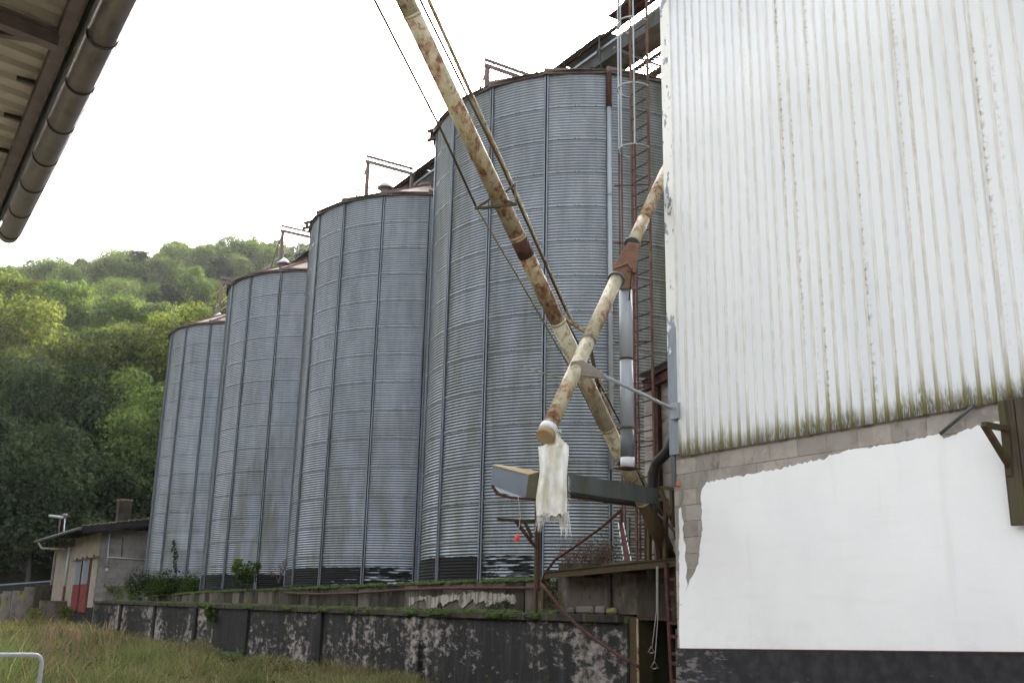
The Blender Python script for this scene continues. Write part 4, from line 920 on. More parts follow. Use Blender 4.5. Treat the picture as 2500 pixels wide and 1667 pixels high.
# clamp box and strut to the building corner
cl_ = MB(); Dc = (U1.lerp(U2, tt(1325, 840))-Vector((0, 0, EYE))).length
pa = [(1312, 830), (1340, 826), (1386, 856), (1388, 870), (1352, 868), (1330, 872), (1306, 862), (1306, 848)]
front = [P(x, y, D=Dc-.13) for x, y in pa]; back = [P(x, y, D=Dc+.16) for x, y in pa]; n = len(pa)
cl_.add(front+back, [tuple(range(n)), tuple(reversed(range(n, 2*n)))]+[(i_, (i_+1) % n, n+(i_+1) % n, n+i_) for i_ in range(n)])
M['clamp'] = simple('grey_brown_clamp', (.22, .20, .165), [((.15, .13, .10), 6, .45, .65, .8), ((.32, .30, .26), 14, .6, .7, .6)], .7, .1, (40, .15, .003))
cl_.build('clamp_plate', 'clamp', g2, bevel=.008)
m_ = MB(); m_.beam(P(1306, 856, D=Dc-.14), P(1386, 866, D=Dc-.14), .012, .02); m_.build('clamp_lip', 'clamp', g2)
Pc = P(1553, 944, X=X_B-.07); m_ = MB(); m_.tube([P(1384, 862, D=Dc), P(1540, 936, X=X_B-.1), Pc+Vector((0, -.02, 0))], .027, 10); m_.build('strut', 'galv_light', g2)
m_ = MB(); m_.box(X_B-.11, X_B-.05, Pc.y-.08, Pc.y+.09, Pc.z-.13, Pc.z+.13); m_.build('fixing_plate', 'galv_light', g2, bevel=.006)
m_ = MB(); m_.tube([P(1198, 841, D=14.5), P(1250, 858, D=14.2), P(1290, 868, D=14.0), P(1308, 866, D=13.9)], .010, 6); m_.build('loose_wire', 'wire', g2)
m_ = MB(); m_.tube([P(1380, 905, D=14.6), P(1398, 900, D=14.5), P(1412, 880, D=14.4), P(1405, 868, D=14.3)], .007, 6); m_.build('loose_wire', 'rope', g2)
# zinc pipe hanging from the branch box
G1 = P(1437, 664, D=Db2); G2 = P(1433, 1062, X=G1.x); G2.x, G2.y = G1.x, G1.y
zg = empty('zinc_drop_pipe', (G1.x, G1.y, G2.z), 'straight grey zinc pipe hanging below the brown branch box', 'pipe')
zs = [G1.z, P(1436, 826, X=G1.x).z, P(1434, 985, X=G1.x).z, P(1434, 1052, X=G1.x).z]
for a_, b_, mt in ((zs[0], zs[1], 'galv'), (zs[1], zs[2], 'galv'), (zs[2], zs[3], 'olive_sheet')):
    m_ = MB(); m_.tube([(G1.x, G1.y, a_), (G1.x, G1.y, b_+.003)], .103, 20); m_.build('pipe_section', 'galv_light' if mt != 'olive_sheet' else 'galv_dull', zg)
for z_, mt in ((zs[0], 'rust'), (zs[1], 'rust'), (zs[2], 'rust_olive')): m_ = MB(); m_.tube([(G1.x, G1.y, z_-.015), (G1.x, G1.y, z_+.015)], .109, 20); m_.build('joint_ring', mt, zg)
zz = P(1433, 1075, X=G1.x).z; m_ = MB(); m_.tube([(G1.x, G1.y, zs[3]), (G1.x, G1.y, zz)], .107, 20); m_.build('outlet', 'white_pvc', zg)
m_ = MB(); m_.beam((G1.x-.16, G1.y, zz-.015), (G1.x+.16, G1.y, zz-.015), .3, .015); m_.build('flap', 'rust', zg)
m_ = MB(); m_.beam((G1.x-.02, G1.y+.1, zz+.16), (G1.x+.55, G1.y+.9, zz+.2), .05, .03); m_.build('holder', 'galv_dull', zg)
# small elbow end and sack sleeve
e2 = MB(); e2.tube([U1+du*.02, U1-du*.13], [rp+.012, rp+.018], 18); e2.build('pipe_end', 'tan_sheet', g2)
m_ = MB(); m_.tube([U1+du*.06, U1-du*.04], rp+.016, 18); m_.build('tape_band', 'white_pvc', g2)
K1 = P(1277, 990, D=13.02); zt_ = P(1277, 1018, X=K1.x).z; zb_ = P(1272, 1180, X=K1.x).z
def sleeve():
    cols = 44; rows = 40; V = []; rr = random.Random(3); c = P(1272, 1050, D=13.02); side = Vector((RT[0], RT[1], 0)).normalized(); dep = Vector((side.y, -side.x, 0))
    ztop_ = P(1275, 985, X=c.x).z
    cut = [rr.uniform(0, .05) for i_ in range(cols)]
    for r_ in range(rows+1):
        t = r_/rows; z = ztop_+(zb_-ztop_)*t
        if t < .12: w_ = .055+.02*math.sin(t*60)
        elif t < .22: w_ = .06+(t-.12)/.10*.125
        else: w_ = .187+.012*math.sin(t*9)
        d_ = .05+.05*min(1, t*3)
        for k in range(cols):
            a_ = 2*math.pi*k/cols; f_ = 1+.28*math.sin(5*a_+t*2.2)+.14*math.sin(11*a_+1+t*4)
            x_ = w_*math.copysign(abs(math.cos(a_))**.7, math.cos(a_)); y_ = d_*math.sin(a_)*f_
            lean = .02*math.sin(t*5)+(-.03*(1-t) if t > .2 else .02)
            zz_ = z - (cut[k] if t > .98 else 0) + .01*math.sin(a_*5+t*20)
            p = c+side*(x_+lean)+dep*(y_+.012*math.sin(t*18+a_*3)+.022*math.sin(x_*48+t*2.5)*min(1, t*4)); p.z = zz_; V.append(p)
    F_ = [(r_*cols+k, r_*cols+(k+1) % cols, (r_+1)*cols+(k+1) % cols, (r_+1)*cols+k) for r_ in range(rows) for k in range(cols)]
    e = empty('sack_sleeve', (c.x, c.y, zb_), 'frayed off-white woven sack tied round the end of the spout pipe', 'sack')
    m_ = MB(); m_.add(V, F_, True); m_.build('cloth', 'sack', e)
    fr = MB()
    for i_ in range(260):
        x_ = rr.uniform(-.19, .19); y_ = rr.uniform(-.08, .08); L = rr.uniform(.03, .12)*(1.7 if (x_ > .08 or x_ < -.13) else .8)*(1.25 if x_ > .12 else 1); p = c+side*x_+dep*y_; p.z = zb_+.03-rr.random()*.02
        q_ = p+side*rr.gauss(0, .02)+dep*rr.gauss(0, .02); q_.z = p.z-L*1.3; mid = p.lerp(q_, .5)+side*rr.gauss(0, .012)
        fr.tube([p, mid, q_], [.0055, .0045, .002], 3, False)
    for i_ in range(50):   # side threads
        z_ = rr.uniform(zb_, zb_+.5); s_ = rr.choice((-1, 1)); p = c+side*(s_*.185); p.z = z_; q_ = p+side*(s_*rr.uniform(.01, .04)); q_.z = z_-rr.uniform(.02, .08); fr.tube([p, q_], [.002, .001], 3, False)
    f_ = fr.build('fringe', 'sack', e); f_['kind'] = 'stuff'
    for t in (.05, .16): m_ = MB(); z_ = ztop_+(zb_-ztop_)*t; m_.tube([c+side*(.066*math.cos(a_)+.02)+dep*(.066*math.sin(a_))+Vector((0, 0, z_-c.z+.01*math.sin(a_))) for a_ in np.linspace(0, 2*math.pi, 17)[:-1]], .008, 5, closed=True); m_.build('tie', 'rope', e)
sleeve()

# ------------------------------------------------------------------ trough conveyor with tilted box
Rr = P(1472, 1142, D=17.2); Ll = P(1222, 1104, D=14.6)
tc = empty('trough_conveyor', Rr, 'grey steel trough conveyor with a tilted open box at its left end', 'conveyor')
d_ = (Rr-Ll).normalized(); sd_ = Vector((0, 0, 1)).cross(d_).normalized(); upv = d_.cross(sd_)
def boxalong(a, b, w_, h_, nm, mt, **kw):
    m_ = MB(); m_.beam(a, b, w_, h_); return m_.build(nm, mt, tc, **kw)
m_ = MB(); m_.channel(Ll, Rr, .10, .30, .014); m_.build('side_channel', 'galv_dull', tc)
boxalong(Ll+Vector((0, 0, -.15))-sd_*.0, Rr+Vector((0, 0, -.15)), .13, .02, 'bottom_angle', 'rust')
boxalong(Ll+Vector((0, 0, .155)), Rr+Vector((0, 0, .155)), .06, .02, 'top_angle', 'rust')
boxalong(Ll-sd_*.3, Rr-sd_*.3, .05, .26, 'far_side', 'galv_dull')
def quadbox(fr, bk, nm, mt):
    n = len(fr); m_ = MB(); m_.add(fr+bk, [tuple(range(n)), tuple(reversed(range(n, 2*n)))]+[(i_, (i_+1) % n, n+(i_+1) % n, n+i_) for i_ in range(n)]); return m_.build(nm, mt, tc)
D0 = 13.6
quadbox([P(x, y, D=D0+(x-1128)*.004) for x, y in ((1131, 1068), (1213, 1090), (1206, 1146), (1127, 1112))], [P(x, y, D=D0+.015+(x-1128)*.004) for x, y in ((1131, 1068), (1213, 1090), (1206, 1146), (1127, 1112))], 'box_side', 'bluegrey')
quadbox([P(x, y, D=D0+(x-1128)*.004) for x, y in ((1214, 1090), (1236, 1086), (1236, 1142), (1207, 1146))], [P(x, y, D=D0+.02+(x-1128)*.004) for x, y in ((1214, 1090), (1236, 1086), (1236, 1142), (1207, 1146))], 'box_side', 'olive_sheet')
quadbox([P(1131, 1067, D=D0), P(1141, 1066, D=D0+.45), P(1240, 1082, D=D0+.75), P(1214, 1089, D=D0+.34)], [P(1131, 1069, D=D0), P(1141, 1068, D=D0+.45), P(1240, 1084, D=D0+.75), P(1214, 1091, D=D0+.34)], 'box_lining', 'tan_sheet')
quadbox([P(1127, 1113, D=D0-.01), P(1147, 1129, D=D0+.0), P(1205, 1146, D=D0+.3), P(1205, 1143, D=D0+.3)], [P(1127, 1113, D=D0+.02), P(1147, 1129, D=D0+.03), P(1205, 1146, D=D0+.33), P(1205, 1143, D=D0+.33)], 'box_end', 'cap_white')
m_ = MB(); pts = [P(1130, 1114, D=D0-.02), P(1143, 1134, D=D0), P(1175, 1143, D=D0+.15), P(1235, 1147, D=D0+.4)]
for a_, b_ in zip(pts[:-1], pts[1:]): m_.beam(a_, b_, .03, .03)
m_.build('hinge_bar', 'rust', tc)
# pull cord with red handle
m_ = MB(); m_.tube([P(1190, 1142, D=13.7), P(1193, 1165, D=13.7), P(1195, 1185, D=13.7), P(1190, 1228, D=13.7)], .006, 6)
pc = empty('pull_cord', P(1188, 1230, D=13.7), 'pale cord with a red plastic handle hanging under the tilted box', 'cord')
m_.build('cord', 'rope', pc); m_ = MB(); h0, h1 = P(1190, 1226, D=13.7), P(1186, 1243, D=13.7); m_.tube([h0, h0.lerp(h1, .15), h0.lerp(h1, .9), h1], [.012, .03, .032, .024], 10); m_.build('handle', 'red_plastic', pc)
# cords in front of the doorway
for (nm, lab, pts, tri) in (('cord', 'left pale cord with a triangular ring hanging before the doorway', [(1508, 1300), (1508, 1400), (1500, 1470), (1498, 1485)], (1496, 1492, 8)), ('cord', 'right longer pale cord with a triangular ring hanging before the doorway', [(1511, 1300), (1511, 1420), (1505, 1505), (1503, 1516)], (1503, 1527, 9))):
    e = empty('hanging_cord', P(*pts[-1], X=11.1), lab, 'cord'); m_ = MB(); m_.tube([P(*p, X=11.1) for p in pts], .007, 5); m_.build('cord', 'rope', e)
    x_, y_, s_ = tri; m_ = MB(); m_.tube([P(x_, y_-s_, X=11.1), P(x_-s_*.9, y_+s_*.6, X=11.1), P(x_, y_+s_*.9, X=11.1), P(x_+s_*.9, y_+s_*.6, X=11.1)], .010, 6, closed=True); m_.build('ring', 'rope', e)

# ------------------------------------------------------------------ hut at the far end
XH = 11.6; YH = 59.0
ht = empty('block_hut', (XH, YH, 0), 'small hut of grey blocks with cream front, red sliding door and chimney', 'hut')
zb_ = EYE-.35; ztc = EYE+3.95
Yh2 = 66.3
m_ = MB(); m_.box(XH+.03, 20, YH+.012, Yh2, zb_-1, ztc+.05); m_.build('wall_core', 'mortar_grey', ht)
m_ = MB(); m_.box(XH, XH+.03, YH, Yh2, zb_+.35, ztc-.02); m_.build('front_wall', 'render_cream', ht)
m_ = MB(); m_.box(XH-.02, XH+.03, YH, Yh2, -.2, zb_+.35); m_.build('base', 'tar', ht)
hb, hl = .26, .52; z = zb_+.35; r_i = 0
blk = MB(); blk.box(XH, XH+hl-.014, YH, YH+.03, 0, hb-.014); blk0 = blk.build('block', 'block_grey', ht, bevel=.004)
first = True
while z < ztc-.05:
    x = XH+.01-(hl/2 if r_i % 2 else 0)
    while x < 14.6:
        x0 = max(x, XH)
        if x0 == x:
            o = blk0 if first else copy_part(blk0, ht); first = False
            o.location = (x-XH, random.uniform(-.008, .004), z)
        else: m_ = MB(); m_.box(x0, x+hl-.014, YH, YH+.03, z, z+hb-.014); m_.build('block', 'block_grey', ht)
        x += hl
    z += hb; r_i += 1
zrise = lambda x: (x-10.4)*.175
m_ = MB()
m_.hexa([(10.4, YH-1.0, EYE+4.10), (19, YH-1.0, EYE+4.10+zrise(19)), (19, 73, EYE+4.10+zrise(19)), (10.4, 73, EYE+4.10), (10.4, YH-1.0, EYE+4.16), (19, YH-1.0, EYE+4.16+zrise(19)), (19, 73, EYE+4.16+zrise(19)), (10.4, 73, EYE+4.16)]); rfo = m_.build('roof', 'black_roofedge', ht)
for i_ in range(26):
    x = 10.45+i_*.33; m_ = MB(); m_.box(x, x+.31, YH-1.03, YH-.6, EYE+4.165+zrise(x), EYE+4.21+zrise(x)+random.uniform(0, .03)); m_.build('tile', 'tile', rfo)
m_ = MB(); m_.hexa([(10.45, YH-1.02, EYE+3.78), (19, YH-1.02, EYE+3.78+zrise(19)), (19, YH-.96, EYE+3.78+zrise(19)), (10.45, YH-.96, EYE+3.78), (10.45, YH-1.02, EYE+4.09), (19, YH-1.02, EYE+4.09+zrise(19)), (19, YH-.96, EYE+4.09+zrise(19)), (10.45, YH-.96, EYE+4.09)]); m_.build('verge_board', 'black_roofedge', rfo)
m_ = MB(); m_.tube([(10.33, YH-.95, EYE+4.02), (10.33, 73, EYE+4.02)], .09, 10); m_.build('gutter', 'galv_dull', ht)
for y_ in (60.5, 63, 65.6): m_ = MB(); m_.beam((10.45, y_, EYE+3.95), (XH+.2, y_, EYE+4.05), .1, .14); m_.build('rafter', 'wood', ht)
cq = P(282, 1192, Y=62.0); cq1 = P(282, 1150, Y=62.0); m_ = MB(); m_.box(cq.x-.35, cq.x+.35, 61.7, 62.3, EYE+4, cq1.z); ch = m_.build('chimney', 'concrete_dark', ht, bevel=.02)
m_ = MB(); m_.box(cq.x-.39, cq.x+.39, 61.66, 62.34, cq1.z, cq1.z+.09); m_.build('chimney_top', 'tile', ch)
# sliding door of two leaves
dtop = P(185, 1290, X=XH-.08).z; dbot = P(180, 1405, X=XH-.08).z; dmid = P(188, 1341, X=XH-.08).z
dy = [P(x, 1380, X=XH-.08).y for x in (163.5, 178, 181.5, 196.5)]
for a_, b_ in ((dy[1], dy[0]), (dy[3], dy[2])):
    m_ = MB(); m_.box(XH-.10, XH-.05, a_, b_, dbot, dmid); dr = m_.build('door_leaf', 'red_paint', ht, 'red lower half, glazed upper half')
    m_ = MB(); m_.box(XH-.09, XH-.06, a_+.06, b_-.06, dmid+.004, dtop); m_.build('pane', 'glass', dr)
    for y_ in (a_, b_-.06): m_ = MB(); m_.box(XH-.11, XH-.05, y_, y_+.06, dmid, dtop+.05); m_.build('door_frame', 'red_rust' if y_ == a_ else 'cap_white', dr)
tr0, tr1 = P(168, 1288, X=XH-.12), P(229, 1275, X=XH-.12)
m_ = MB(); m_.beam(tr0, Vector((tr1.x, tr1.y, tr0.z)), .05, .06); m_.build('door_track', 'rust', ht)
for t in (.15, .38, .55, .8): c = tr0.lerp(Vector((tr1.x, tr1.y, tr0.z)), t); m_ = MB(); m_.tube([c+Vector((-.03, 0, .08)), c+Vector((.03, 0, .08))], .08, 10); m_.build('roller', 'rust', ht)
m_ = MB(); m_.box(XH-.06, XH-.005, dy[3]-.12, dy[3]-.02, dbot, dtop+.1); m_.build('door_post', 'red_rust', ht)
# conduits on the block side
for a_, b_ in (((252, 1225), (246, 1300)), ((282, 1232), (279, 1278))): m_ = MB(); m_.tube([P(*a_, Y=YH-.04), P(*b_, Y=YH-.04)], .035, 6); m_.build('conduit', 'white_pvc' if a_[0] == 252 else 'galv_dull', ht)
m_ = MB(); m_.tube([P(248, 1279, Y=YH-.06), P(334, 1285, Y=YH-.06)], .03, 6); m_.build('conduit', 'white_pvc', ht)
m_ = MB(); q = P(245, 1307, Y=YH-.05); m_.box(q.x-.07, q.x+.07, q.y-.05, q.y, q.z-.08, q.z+.06); m_.build('switch_box', 'white_pvc', ht)
# yellow-stained lower wing left of the hut
wg = empty('hut_wing', (XH+.2, 70, 0), 'cream rendered wing with yellow lichen at the left of the hut', 'building')
yl = P(124, 1300, X=XH+.2).y; zt_ = P(140, 1250, X=XH+.2).z; zb2 = P(140, 1379, X=XH+.2).z
m_ = MB(); m_.box(XH+.2, 16, Yh2+.02, yl, zb2, zt_-.3); m_.build('wall', 'render_cream', wg)
m_ = MB(); m_.box(XH+.22, 16, Yh2+.02, yl, -.2, zb2-.01); m_.build('base_wall', 'concrete_dark', wg)
m_ = MB(); m_.box(XH-.1, 16, Yh2-.1, yl+.2, zt_-.3, zt_-.15); m_.build('canopy', 'concrete', wg)
m_ = MB(); m_.box(XH+.1, XH+.19, yl-.5, yl, zb2+.1, zt_-.31); m_.build('lichen_pier', 'pale_concrete', wg)
q = P(154, 1300, X=XH+.1); m_ = MB(); m_.tube([(q.x, q.y, P(155, 1345, X=XH+.1).z), (q.x, q.y, zt_-.1)], .06, 8); m_.build('downpipe', 'white_pvc', wg)
m_ = MB(); m_.tube([(q.x, q.y, .3), (q.x, q.y, P(155, 1345, X=XH+.1).z)], .075, 8); m_.build('downpipe', 'red_paint', wg, 'red lower length of the downpipe')
m_ = MB(); m_.tube([(10.33, 71.5, EYE+3.9), (10.5, 71, EYE+3.55), (11.5, 69, EYE+3.45)], .06, 8); m_.build('gutter_elbow', 'cream', wg)
# lamps
Ylm = 70.
q0 = P(135, 1222, X=10.9); q1 = P(138, 1190, X=10.9)
fl_ = empty('floodlight', q0, 'floodlight on a rusty pole above the hut gutter', 'lamp')
m_ = MB(); m_.tube([q0+Vector((0, 0, -.4)), q1], .05, 8); m_.build('pole', 'red_rust', fl_)
h = P(123, 1184, X=10.9); m_ = MB(); m_.beam(P(142, 1188, X=10.9), P(115, 1184, X=10.9), .2, .16); m_.build('lamp_head', 'galv_light', fl_, bevel=.04)
q0 = P(148, 1220, X=11.1); q1 = P(149, 1187, X=11.1)
f2 = empty('ball_lamp', q0, 'small rusty globe lamp on a thin grey pole above the hut', 'lamp')
m_ = MB(); m_.tube([q0+Vector((0, 0, -.5)), q1], .035, 8); m_.build('pole', 'galv_light', f2)
m_ = MB(); m_.tube([q1+Vector((0, 0, -.06)), q1+Vector((0, 0, .0)), q1+Vector((0, 0, .12)), q1+Vector((0, 0, .2)), q1+Vector((0, 0, .22))], [.06, .13, .17, .13, .05], 12); m_.build('globe', 'eave', f2)
# poles and pipe pair standing in front of the hut corner
lad = empty('wall_ladder', (XH+.3, 57.6, 0), 'pale narrow ladder standing against the dock below the hut', 'ladder')
for x_ in (242, 250): m_ = MB(); m_.tube([P(x_-2, 1432, Y=57.5), P(x_, 1362, Y=57.5)], .03, 6); m_.build('stringer', 'galv_dull', lad)
for y_ in range(1368, 1432, 9): m_ = MB(); m_.tube([P(241, y_, Y=57.5), P(249, y_, Y=57.5)], .018, 5); m_.build('rung', 'galv_dull', lad)

# stepped concrete slabs and rail beyond
slabs = [((-40, 8), 1362, 'pale_concrete'), ((8, 30), 1357, 'pale_concrete'), ((31, 57), 1356, 'pale_concrete'), ((58, 82), 1347, 'pale_concrete'), ((83, 122), 1342, 'concrete_dark')]
labs = ['leftmost pinkish concrete slab of the stepped silage wall', 'grey concrete slab with a level top, second of the stepped wall', 'grey concrete slab left of the yellow-edged one', 'concrete slab with a yellow lichen edge and dark foot', 'tall dark mossy slab next to the cream wing']
for (xa, xb), yt, mt in slabs:
    lab = labs.pop(0); Yd = 71-(xa+40)*.03; a_ = P(xa, yt, Y=Yd); b_ = P(xb, yt, Y=Yd)
    m_ = MB(); m_.box(a_.x, b_.x-.02, Yd, Yd+.25, .2, (a_.z+b_.z)/2); tag(m_.build('concrete_slab', mt, bevel=.02), lab, 'slab', 'stepped concrete slabs beside the hut')
a_ = P(93, 1378, Y=66); b_ = P(150, 1378, Y=66); m_ = MB(); m_.box(a_.x, b_.x, 66, 66.3, .2, a_.z); tag(m_.build('concrete_slab', 'concrete', bevel=.02), 'low brown slab in front of the dark mossy one', 'slab', 'stepped concrete slabs beside the hut')
a_ = P(-60, 1350, Y=80); b_ = P(125, 1336, Y=80)
bar = empty('far_barrier', b_, 'dark barrier with a pale top rail at the foot of the wood', 'barrier')
m_ = MB(); m_.beam(P(-60, 1347, Y=80), P(128, 1333, Y=80), .1, .09); m_.build('rail', 'bluegrey', bar)
m_ = MB(); m_.hexa([Vector((a_.x, 80, 0)), Vector((b_.x, 80, 0)), Vector((b_.x, 80.2, 0)), Vector((a_.x, 80.2, 0)), a_+Vector((0, 0, -.0)), b_, b_+Vector((0, .2, 0)), a_+Vector((0, .2, 0))]); m_.build('panel', 'tar', bar)

# ------------------------------------------------------------------ shed eave at upper left
zg_ = 3.24+EYE; xg = .80
sh = empty('shed', (-3, 5, 0), 'open shed roof overhead at upper left, brown half-round gutter on its eave', 'shed')
YE = 9.72
bands = [3.1, 3.77, 4.43, 5.09, 5.755, 6.415, 7.084, 7.723, 8.324, 8.969, 9.583]
n = 16; 
def half(r_, y0, y1):
    m_ = MB(); A_ = [(xg+r_*math.cos(math.pi+math.pi*k/n), zg_+r_*math.sin(math.pi+math.pi*k/n)) for k in range(n+1)]
    m_.add([(x, y0, z) for x, z in A_]+[(x, y1, z) for x, z in A_], [(k, k+1, n+1+k+1, n+1+k) for k in range(n)], True); return m_
go = half(.088, -2, YE).build('gutter', 'gutter', sh)
sm = go.modifiers.new('t', 'SOLIDIFY'); sm.thickness = .003
m_ = MB(); m_.tube([(xg+.09, -2, zg_+.005), (xg+.09, YE, zg_+.005)], .010, 8); m_.build('gutter_bead', 'gutter', sh)
m_ = MB(); m_.add([(xg, YE, zg_)]+[(xg+.088*math.cos(math.pi+math.pi*k/n), YE, zg_+.088*math.sin(math.pi+math.pi*k/n)) for k in range(n+1)], [(0, k+1, k+2) for k in range(n)]); m_.build('gutter_end', 'gutter', sh)
for y_ in bands:
    b_ = half(.0925, y_-.014, y_+.014).build('gutter_bracket', 'dark', sh); s_ = b_.modifiers.new('t', 'SOLIDIFY'); s_.thickness = .004
# fascia, purlin, sheet
m_ = MB(); m_.box(.69, .702, -2, 9.9, zg_-.0, zg_+.15); m_.build('fascia', 'galv_dull', sh)
m_ = MB(); m_.box(.585, .655, -2, 9.9, zg_+.05, zg_+.14); m_.build('purlin', 'brown_steel', sh)
rp_ = .21; prof = []
y = -2.
while y < 10.0: prof += [(y, 0), (y+.085, 0), (y+.105, .035), (y+.19, .035)]; y += rp_
prof = [p for p in prof if p[0] <= 9.95]
slope = .12; m_ = MB(); k = len(prof)
m_.add([(.78, y, zg_+.145+dz-.0) for y, dz in prof]+[(-4.5, y, zg_+.145+dz+5.28*slope) for y, dz in prof], [(i_, i_+1, k+i_+1, k+i_) for i_ in range(k-1)])
ro_ = m_.build('roof_sheet', 'under', sh); s_ = ro_.modifiers.new('t', 'SOLIDIFY'); s_.thickness = .004; s_.offset = 1
for y_ in (.5, 3.2, 6.02, 12):
    if y_ < 10: m_ = MB(); m_.channel((.60, y_, zg_+.02), (-4.5, y_, zg_+.02+5.1*slope), .08, .11, .012); m_.build('rafter', 'brown_steel', sh)
m_ = MB(); m_.beam((.56, 6.1, zg_+.05), (-1.2, 7.1, zg_+.12+1.76*slope), .05, .05); m_.build('brace', 'brown_steel', sh)
for y_ in (6.28, 6.88, 7.5, 8.15, 8.8, 9.4): m_ = MB(); m_.box(.47, .585, y_, y_+.03, zg_+.13, zg_+.155); m_.build('clip', 'dark', sh)
for y_ in (.5, 6.02): m_ = MB(); m_.box(-4.3, -4.15, y_-.07, y_+.07, -.2, zg_+.5); m_.build('post', 'brown_steel', sh)
m_ = MB(); m_.box(-4.6, -4.45, -2, 9.9, -.2, zg_+.75); m_.build('rear_wall', 'concrete', sh)

# cycle-stand rail
q0 = P(-60, 1503, D=11.9); q1 = P(78, 1503, D=11.95)
d_ = (q1-q0).normalized(); rs = [q0+d_*-.6+Vector((0, 0, -1.2)), q0+d_*-.6+Vector((0, 0, -.1)), q0+d_*-.5, q0, q1]
for a_ in (20, 45, 70, 90): rs.append(q1+d_*(.085*math.sin(math.radians(a_)))+Vector((0, 0, -.085*(1-math.cos(math.radians(a_))))))
rs.append(q1+d_*.085+Vector((0, 0, -1.25)))
m_ = MB(); m_.tube(rs, .0215, 12); tag(m_.build('hoop_rail', 'galv_light'), 'galvanised tubular hoop rail standing in the grass', 'rail')

# ------------------------------------------------------------------ vegetation
def unit(v): return v/np.linalg.norm(v, axis=1, keepdims=True)
def leaf_quads(c, nrm, size, rng, aspect=.7):
    n = len(c); a = unit(np.cross(nrm, rng.normal(size=(n, 3)))); b = np.cross(nrm, a)
    a = a*size[:, None]*.5; b = b*size[:, None]*.5*aspect
    v = np.stack([c-a, c-b*.9, c+a, c+b], 1).reshape(-1, 3); f = np.arange(4*n).reshape(n, 4); return v, f
def crown(seed, H, Rc, n, leaf, z0=.22, lobes=20, top=1.0, flat=.8):
    rng = np.random.default_rng(seed); L = []
    while len(L) < lobes:
        p = rng.uniform(-1, 1, 3)
        if np.linalg.norm(p) < 1 and (p[2] > -.85): L.append(p)
    L = np.array(L); L[:, 0] *= Rc*.78; L[:, 1] *= Rc*.78; L[:, 2] = H*(z0+(1-z0)*(.5+L[:, 2]*.40)); r_ = rng.uniform(.17, .36, lobes)*Rc
    k = rng.choice(lobes, n, p=r_**2/np.sum(r_**2)); d = unit(rng.normal(size=(n, 3))); d[:, 2] = np.abs(d[:, 2])*np.where(rng.random(n) < .72, 1, -1); rad = r_[k]*(1.12-.55*rng.random(n)**1.5)*(1+.28*np.sin(d[:, 0]*9+k)*np.sin(d[:, 1]*8+k*2))
    c = L[k]+d*rad[:, None]*np.array([1, 1, flat])
    keep = np.ones(n, bool)
    for j in range(lobes):
        q = (c-L[j])/np.array([1, 1, flat]); ins = (np.linalg.norm(q, axis=1) < r_[j]*.72) & (k != j); keep &= ~ins | (rng.random(n) < .12)
    c, d = c[keep], d[keep]; m_ = len(c)
    nr = unit(d*.9+rng.normal(size=(m_, 3))*.65+np.array([0, 0, .25]))
    return leaf_quads(c, nr, rng.uniform(.6, 1.3, m_)*leaf, rng)
def trunk_mesh(seed, H, r0_, Rc):
    rr = random.Random(seed); m_ = MB(); pts = [Vector((0, 0, -1))]; x = y = 0
    for i_ in range(1, 7): x += rr.uniform(-.2, .2); y += rr.uniform(-.2, .2); pts.append(Vector((x, y, H*.8*i_/6)))
    m_.tube(pts, [r0_*(1-.13*i_) for i_ in range(7)], 7)
    for i_ in range(9):
        b = pts[2+i_ % 4]; a = rr.uniform(0, 6.28); L = Rc*rr.uniform(.45, .8)
        m_.tube([b, b+Vector((math.cos(a)*L*.5, math.sin(a)*L*.5, L*.45)), b+Vector((math.cos(a)*L, math.sin(a)*L, L*.75))], [r0_*.4, r0_*.25, r0_*.08], 5)
    return m_
TV = []
for s_, (H, Rc, n, lf, lb, fl) in enumerate([(12, 5.2, 24000, .30, 46, .8), (13.5, 4.6, 22000, .30, 42, .95), (10.5, 4.6, 21000, .28, 38, .75), (14.5, 5.6, 27000, .31, 54, .85), (11.5, 4.0, 18000, .28, 34, .9), (12.5, 5.0, 10000, .30, 34, .8)]):
    V, F = crown(100+s_, H, Rc, n, lf, lobes=lb, flat=fl)
    lv = np.repeat(RNG.uniform(.45, 1.6, len(F)), 4)
    me = npmesh('crown', V, F, 'leaf_mid', attrs={'lv': lv}); tk = trunk_mesh(s_, H, .22, Rc).build('trunk', 'bark'); TV.append((me, tk, H))
mats_l = ['leaf_mid', 'leaf_yellow', 'leaf_dark', 'leaf_grey']
VM = {}
for s_, (c_, t_, H) in enumerate(TV):
    for mt in mats_l:
        me = c_.data.copy(); me.materials[0] = M[mt]; VM[(s_, mt)] = me
rng = np.random.default_rng(5); pts = []
cand = 9000
for _ in range(cand):
    if len(pts) >= 292: break
    az = math.radians(rng.uniform(-4, 25.5)); d = math.sqrt(rng.uniform(87**2, 262**2))
    if rng.random() < .35: d = rng.uniform(87, 140)
    if rng.random() < .22: d = rng.uniform(236, 262)
    x, y = d*math.sin(az), d*math.cos(az)
    md = 5.2 if d < 140 else (6.6 if d < 235 else 5.2)
    if all((x-a)**2+(y-b)**2 > md*md for a, b, _ in pts): pts.append((x, y, d))
pts.sort(key=lambda p: p[2])
